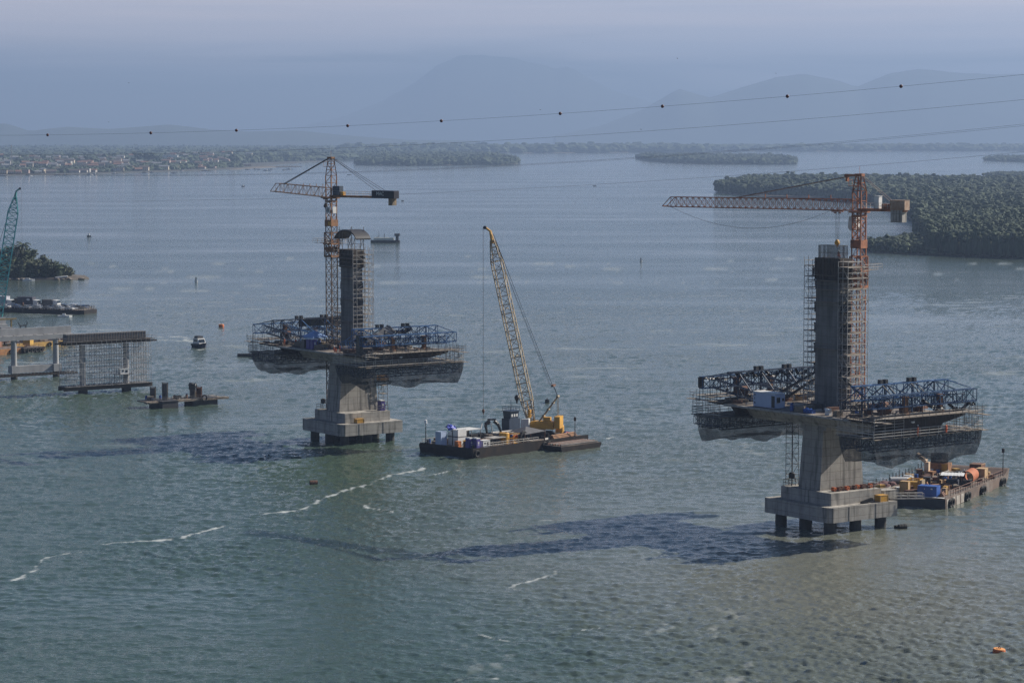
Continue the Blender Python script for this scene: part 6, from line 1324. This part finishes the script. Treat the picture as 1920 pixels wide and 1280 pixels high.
# ------------------------------------------------------------------ town on the far left shore
hr = random.Random(12); WALLS = [('white', mat('white_render', (.50,.47,.43), (.38,.36,.33), .2, .85)), ('cream', mat('cream_render', (.55,.46,.34), (.45,.37,.27), .2, .85)), ('grey', mat('grey_render', (.3,.3,.3), (.22,.22,.23), .2, .85)), ('pinkish', mat('pink_render', (.45,.33,.28), (.36,.26,.22), .2, .85))]
ROOFS = [('terracotta', mat('terracotta_tiles', (.26,.13,.08), (.17,.085,.055), .3, .9)), ('brown', mat('brown_tiles', (.14,.10,.08), (.09,.065,.05), .3, .9)), ('pale grey', mat('pale_sheet_roof', (.25,.25,.255), (.17,.17,.175), .3, .8))]
def house(p, rz, L_, B_, h_, wm, rm, label, flat=False):
    T = empty('town_house', p, rz, label, 'house', 'houses of the waterfront town'); MB().box((0, 0, h_/2), (L_, B_, h_)).build('wall', wm, T)
    if flat: MB().box((0, 0, h_+.15), (L_+.6, B_+.6, .3)).build('roof', rm, T)
    else: MB().extr([(-B_/2-.5, h_-.05), (B_/2+.5, h_-.05), (0, h_+B_*.28)], 0, -L_/2-.5, L_/2+.5).build('roof', rm, T)
    n = max(2, int(L_/3.5))
    for k in range(n):
        for lv in range(max(1, int(h_//3))): MB().box((-L_/2+L_*(k+.5)/n, -B_/2-.04, 1.7+3*lv), (1.2, .12, 1.3)).build('window', GLASS, T)
    return T
def shore_y(px): 
    P = [(0,330),(90,328.5),(200,326),(300,322.5),(380,320),(450,316.5),(520,309)]
    for (a, b), (c, d) in zip(P, P[1:]):
        if a <= px <= c: return b+(d-b)*(px-a)/(c-a)
    return P[-1][1]
occ = []
for i in range(900):
    px = hr.uniform(0, 470)*(1 if hr.random() < .8 else 1.08); sy = shore_y(min(px, 519)); dep = hr.random()**1.6*17; py = sy-1.3-dep
    if px > 400 and hr.random() < .75: continue
    g = at(px, py); L_ = hr.uniform(9, 20); 
    if any(abs(g.x-a) < (L_+c)/2+1 and abs(g.y-b) < 12 for a, b, c in occ): continue
    occ.append((g.x, g.y, L_)); wn_, wm = hr.choice(WALLS[:2]+WALLS); rn_, rm = hr.choice(ROOFS); row = 'waterfront' if dep < 3 else ('second row' if dep < 8 else 'wooded back part')
    house((g.x, g.y, 2.4 if dep < 3 else 2.9+dep*.5), hr.uniform(-.35, .35), L_, hr.uniform(8, 11), hr.choice((3.2, 3.6, 6.2, 6.6))+(0 if dep < 3 else 3.5+dep*.28), wm, rm, '%s house with a %s roof, %s of the town, %s' % (wn_, rn_, row, 'left part' if px < 150 else ('middle part' if px < 300 else 'right part')), hr.random() < .2)
    if len(occ) >= 190: break
hs = [o for o in COL.objects if o.name.startswith('town_house')]
def ordn(n): return '%d%s' % (n, 'th' if 10 <= n % 100 <= 20 else {1: 'st', 2: 'nd', 3: 'rd'}.get(n % 10, 'th'))
for row in ('waterfront', 'second row', 'wooded back part'):
    for n_, o in enumerate(sorted([o for o in hs if row in o['label']], key=lambda o: o.location.x/o.location.y)): o['label'] = '%s, %s from left, town %s' % (o['label'].split(',')[0], ordn(n_+1), row)
g = at(320, 298, 16); T = empty('long_warehouse', (g.x, g.y, 0), 0, 'long bright white hall standing above the trees of the town', 'hall'); MB().box((0, 0, 21), (34, 14, 7.6)).box((0, 0, 9), (30, 12, 17)).build('wall', WHITE, T); MB().box((0, 0, 25), (35, 15, .5)).build('roof', WHITE, T); MB().box((-7, -7.05, 22), (1.5, .1, 1.5)).build('window', GLASS, T)
g = at(415, 305, 8); T = empty('arched_hall', (g.x, g.y, 0), 0, 'dusty arched hall near the right end of the town', 'hall'); q = MB(); prof = [(20*math.cos(math.pi*k/12), 12+7*math.sin(math.pi*k/12)) for k in range(13)]; q.extr([(20, 0)]+prof+[(-20, 0)], 1, -8, 8); q.v = [(a, b, c) for a, b, c in q.v]; q.build('vault', WALLS[3][1], T); MB().box((0, -8.1, 5), (8, .2, 6)).build('door', DARK, T)
T = empty('lattice_mast', at(22, 322), 0, 'thin radio mast rising from the left of the town', 'mast'); q = MB(); lattice(q, (0, 0, 0), (0, 0, 52), 2.2, 2.2, 4, .35, .2, up=(0, 1, 0), w2=1.2, h2=1.2); q.build('lattice', WALLS[2][1], T)
for px, py, h_, lb in ((166, 303, 30, 'tall round tree standing above the left of the town'), (260, 299, 38, 'tall narrow tree above the middle of the town'), (275, 299, 33, 'left tree of the tall clump above the town'), (285, 299, 34, 'middle tree of the tall clump above the town'), (296, 299, 29, 'right tree of the tall clump above the town'), (438, 297, 30, 'pointed tree above the right end of the town')):
    g = at(px, py+14, 0); tree((g.x, g.y, 0), h_, h_*.35, LEAF1, lb, int(px), 0, BARK, 200)['group'] = 'tall trees above the town'

# ------------------------------------------------------------------ overhead cables with marker balls
def span(p0, p1, p2, r, label, balls=None, y0=330.0, y1=260.0, n=40):
    """cable through three surveyed sight lines; it hangs in a vertical plane that runs from (left, y0) to (right, y1)"""
    def hit(px, py):
        cx, cy = (px-960)/FOC, -(py-640)/FOC; d = Vector((cx, math.cos(PITCH)+cy*math.sin(PITCH), -math.sin(PITCH)+cy*math.cos(PITCH)))
        # plane: y = ya + k x
        k = (y1-y0)/100.0; ya = (y0+y1)/2; t = ya/(d.y-k*d.x); return Vector((0, 0, HC))+d*t
    A_, B_, C_ = hit(*p0), hit(*p1), hit(*p2)
    xs = np.array([A_.x, B_.x, C_.x]); cz_ = np.polyfit(xs, [A_.z, B_.z, C_.z], 2); k = (y1-y0)/100.0; ya = (y0+y1)/2
    f = lambda x: (x, ya+k*x, float(np.polyval(cz_, x)))
    T = empty('overhead_cable', f(0), 0, label, 'cable', 'overhead cables crossing the bay'); o0 = Vector(f(0))
    pts = [tuple(Vector(f(x))-o0) for x in np.linspace(A_.x-70, C_.x+70, n)]; MB().path(pts, r, 4).build('wire', CABLE, T)
    for px in balls or []:
        # find the point of the cable seen at this column
        c = Vector(f(0)); x = (px-960)/FOC*ya/(1-k*(px-960)/FOC)
        b = MB().blob((0, 0, 0), .19, 12, 8).build('marker_ball', mat('dark_red_ball', (.10,.02,.02), (.06,.015,.015), 1, .5) if px == balls[0] else MBALL, T, smooth=True)
        if px == balls[0]: globals()['MBALL'] = b.data.materials[0]
        b.location = Vector(f(x))-o0
    return T
span((0, 254), (960, 219), (1920, 140), .015, 'topmost overhead cable, the one with dark marker balls', [92, 285, 445, 653, 828, 1050, 1241, 1474, 1686])
span((0, 291), (960, 262), (1920, 187), .015, 'second overhead cable, below the one with balls')
span((0, 325), (1200, 295), (1920, 233), .013, 'upper wire of the close pair of overhead cables'); span((0, 326.5), (1200, 297), (1920, 236), .013, 'lower wire of the close pair of overhead cables')
span((0, 377), (1200, 341), (1920, 285), .014, 'lowest overhead cable, crossing the water')
for px, py in ((242, 156), (204, 229), (1013, 206), (1093, 80), (1270, 110), (1455, 138), (1202, 243)):
    cx, cy = (px-960)/FOC, -(py-640)/FOC; d = Vector((cx, math.cos(PITCH)+cy*math.sin(PITCH), -math.sin(PITCH)+cy*math.cos(PITCH))); pp = Vector((0, 0, HC))+d*520
    q = MB().blob((0, 0, 0), .1, 6, 4, 0, (2.4, 1, .8)); q.add([(.1, 0, 0), (-.1, 0, 0), (-.15, .5, .18), (.05, .55, .18)], [(0, 1, 2, 3)]); q.add([(.1, 0, 0), (-.1, 0, 0), (-.15, -.5, .18), (.05, -.55, .18)], [(3, 2, 1, 0)])
    o = q.build('flying_bird', BLACK); o.location = pp; o.rotation_euler = (0, 0, px*.01); o.scale = (.55, .55, .55); tag(o, 'tiny dark bird in the sky above the bay', 'bird', 'birds in the sky')
# ------------------------------------------------------------------ haze (kept last: needs the extent of the land)
hz = MB().box((0, 15500, 509), (40000, 39000, 1020)).build('haze', None)
hm = bpy.data.materials.new('haze_air'); hm.use_nodes = True; t = hm.node_tree; t.nodes.clear()
pv = t.nodes.new('ShaderNodeVolumePrincipled'); pv.inputs['Color'].default_value = (.37, .51, .77, 1)
pv.inputs['Density'].default_value = 0.92e-4; pv.inputs['Anisotropy'].default_value = 0.2
mo = t.nodes.new('ShaderNodeOutputMaterial'); t.links.new(pv.outputs[0], mo.inputs['Volume'])
hz.data.materials.append(hm); tag(hz, 'thin blue grey haze hanging over the whole bay', 'haze', kind='stuff')
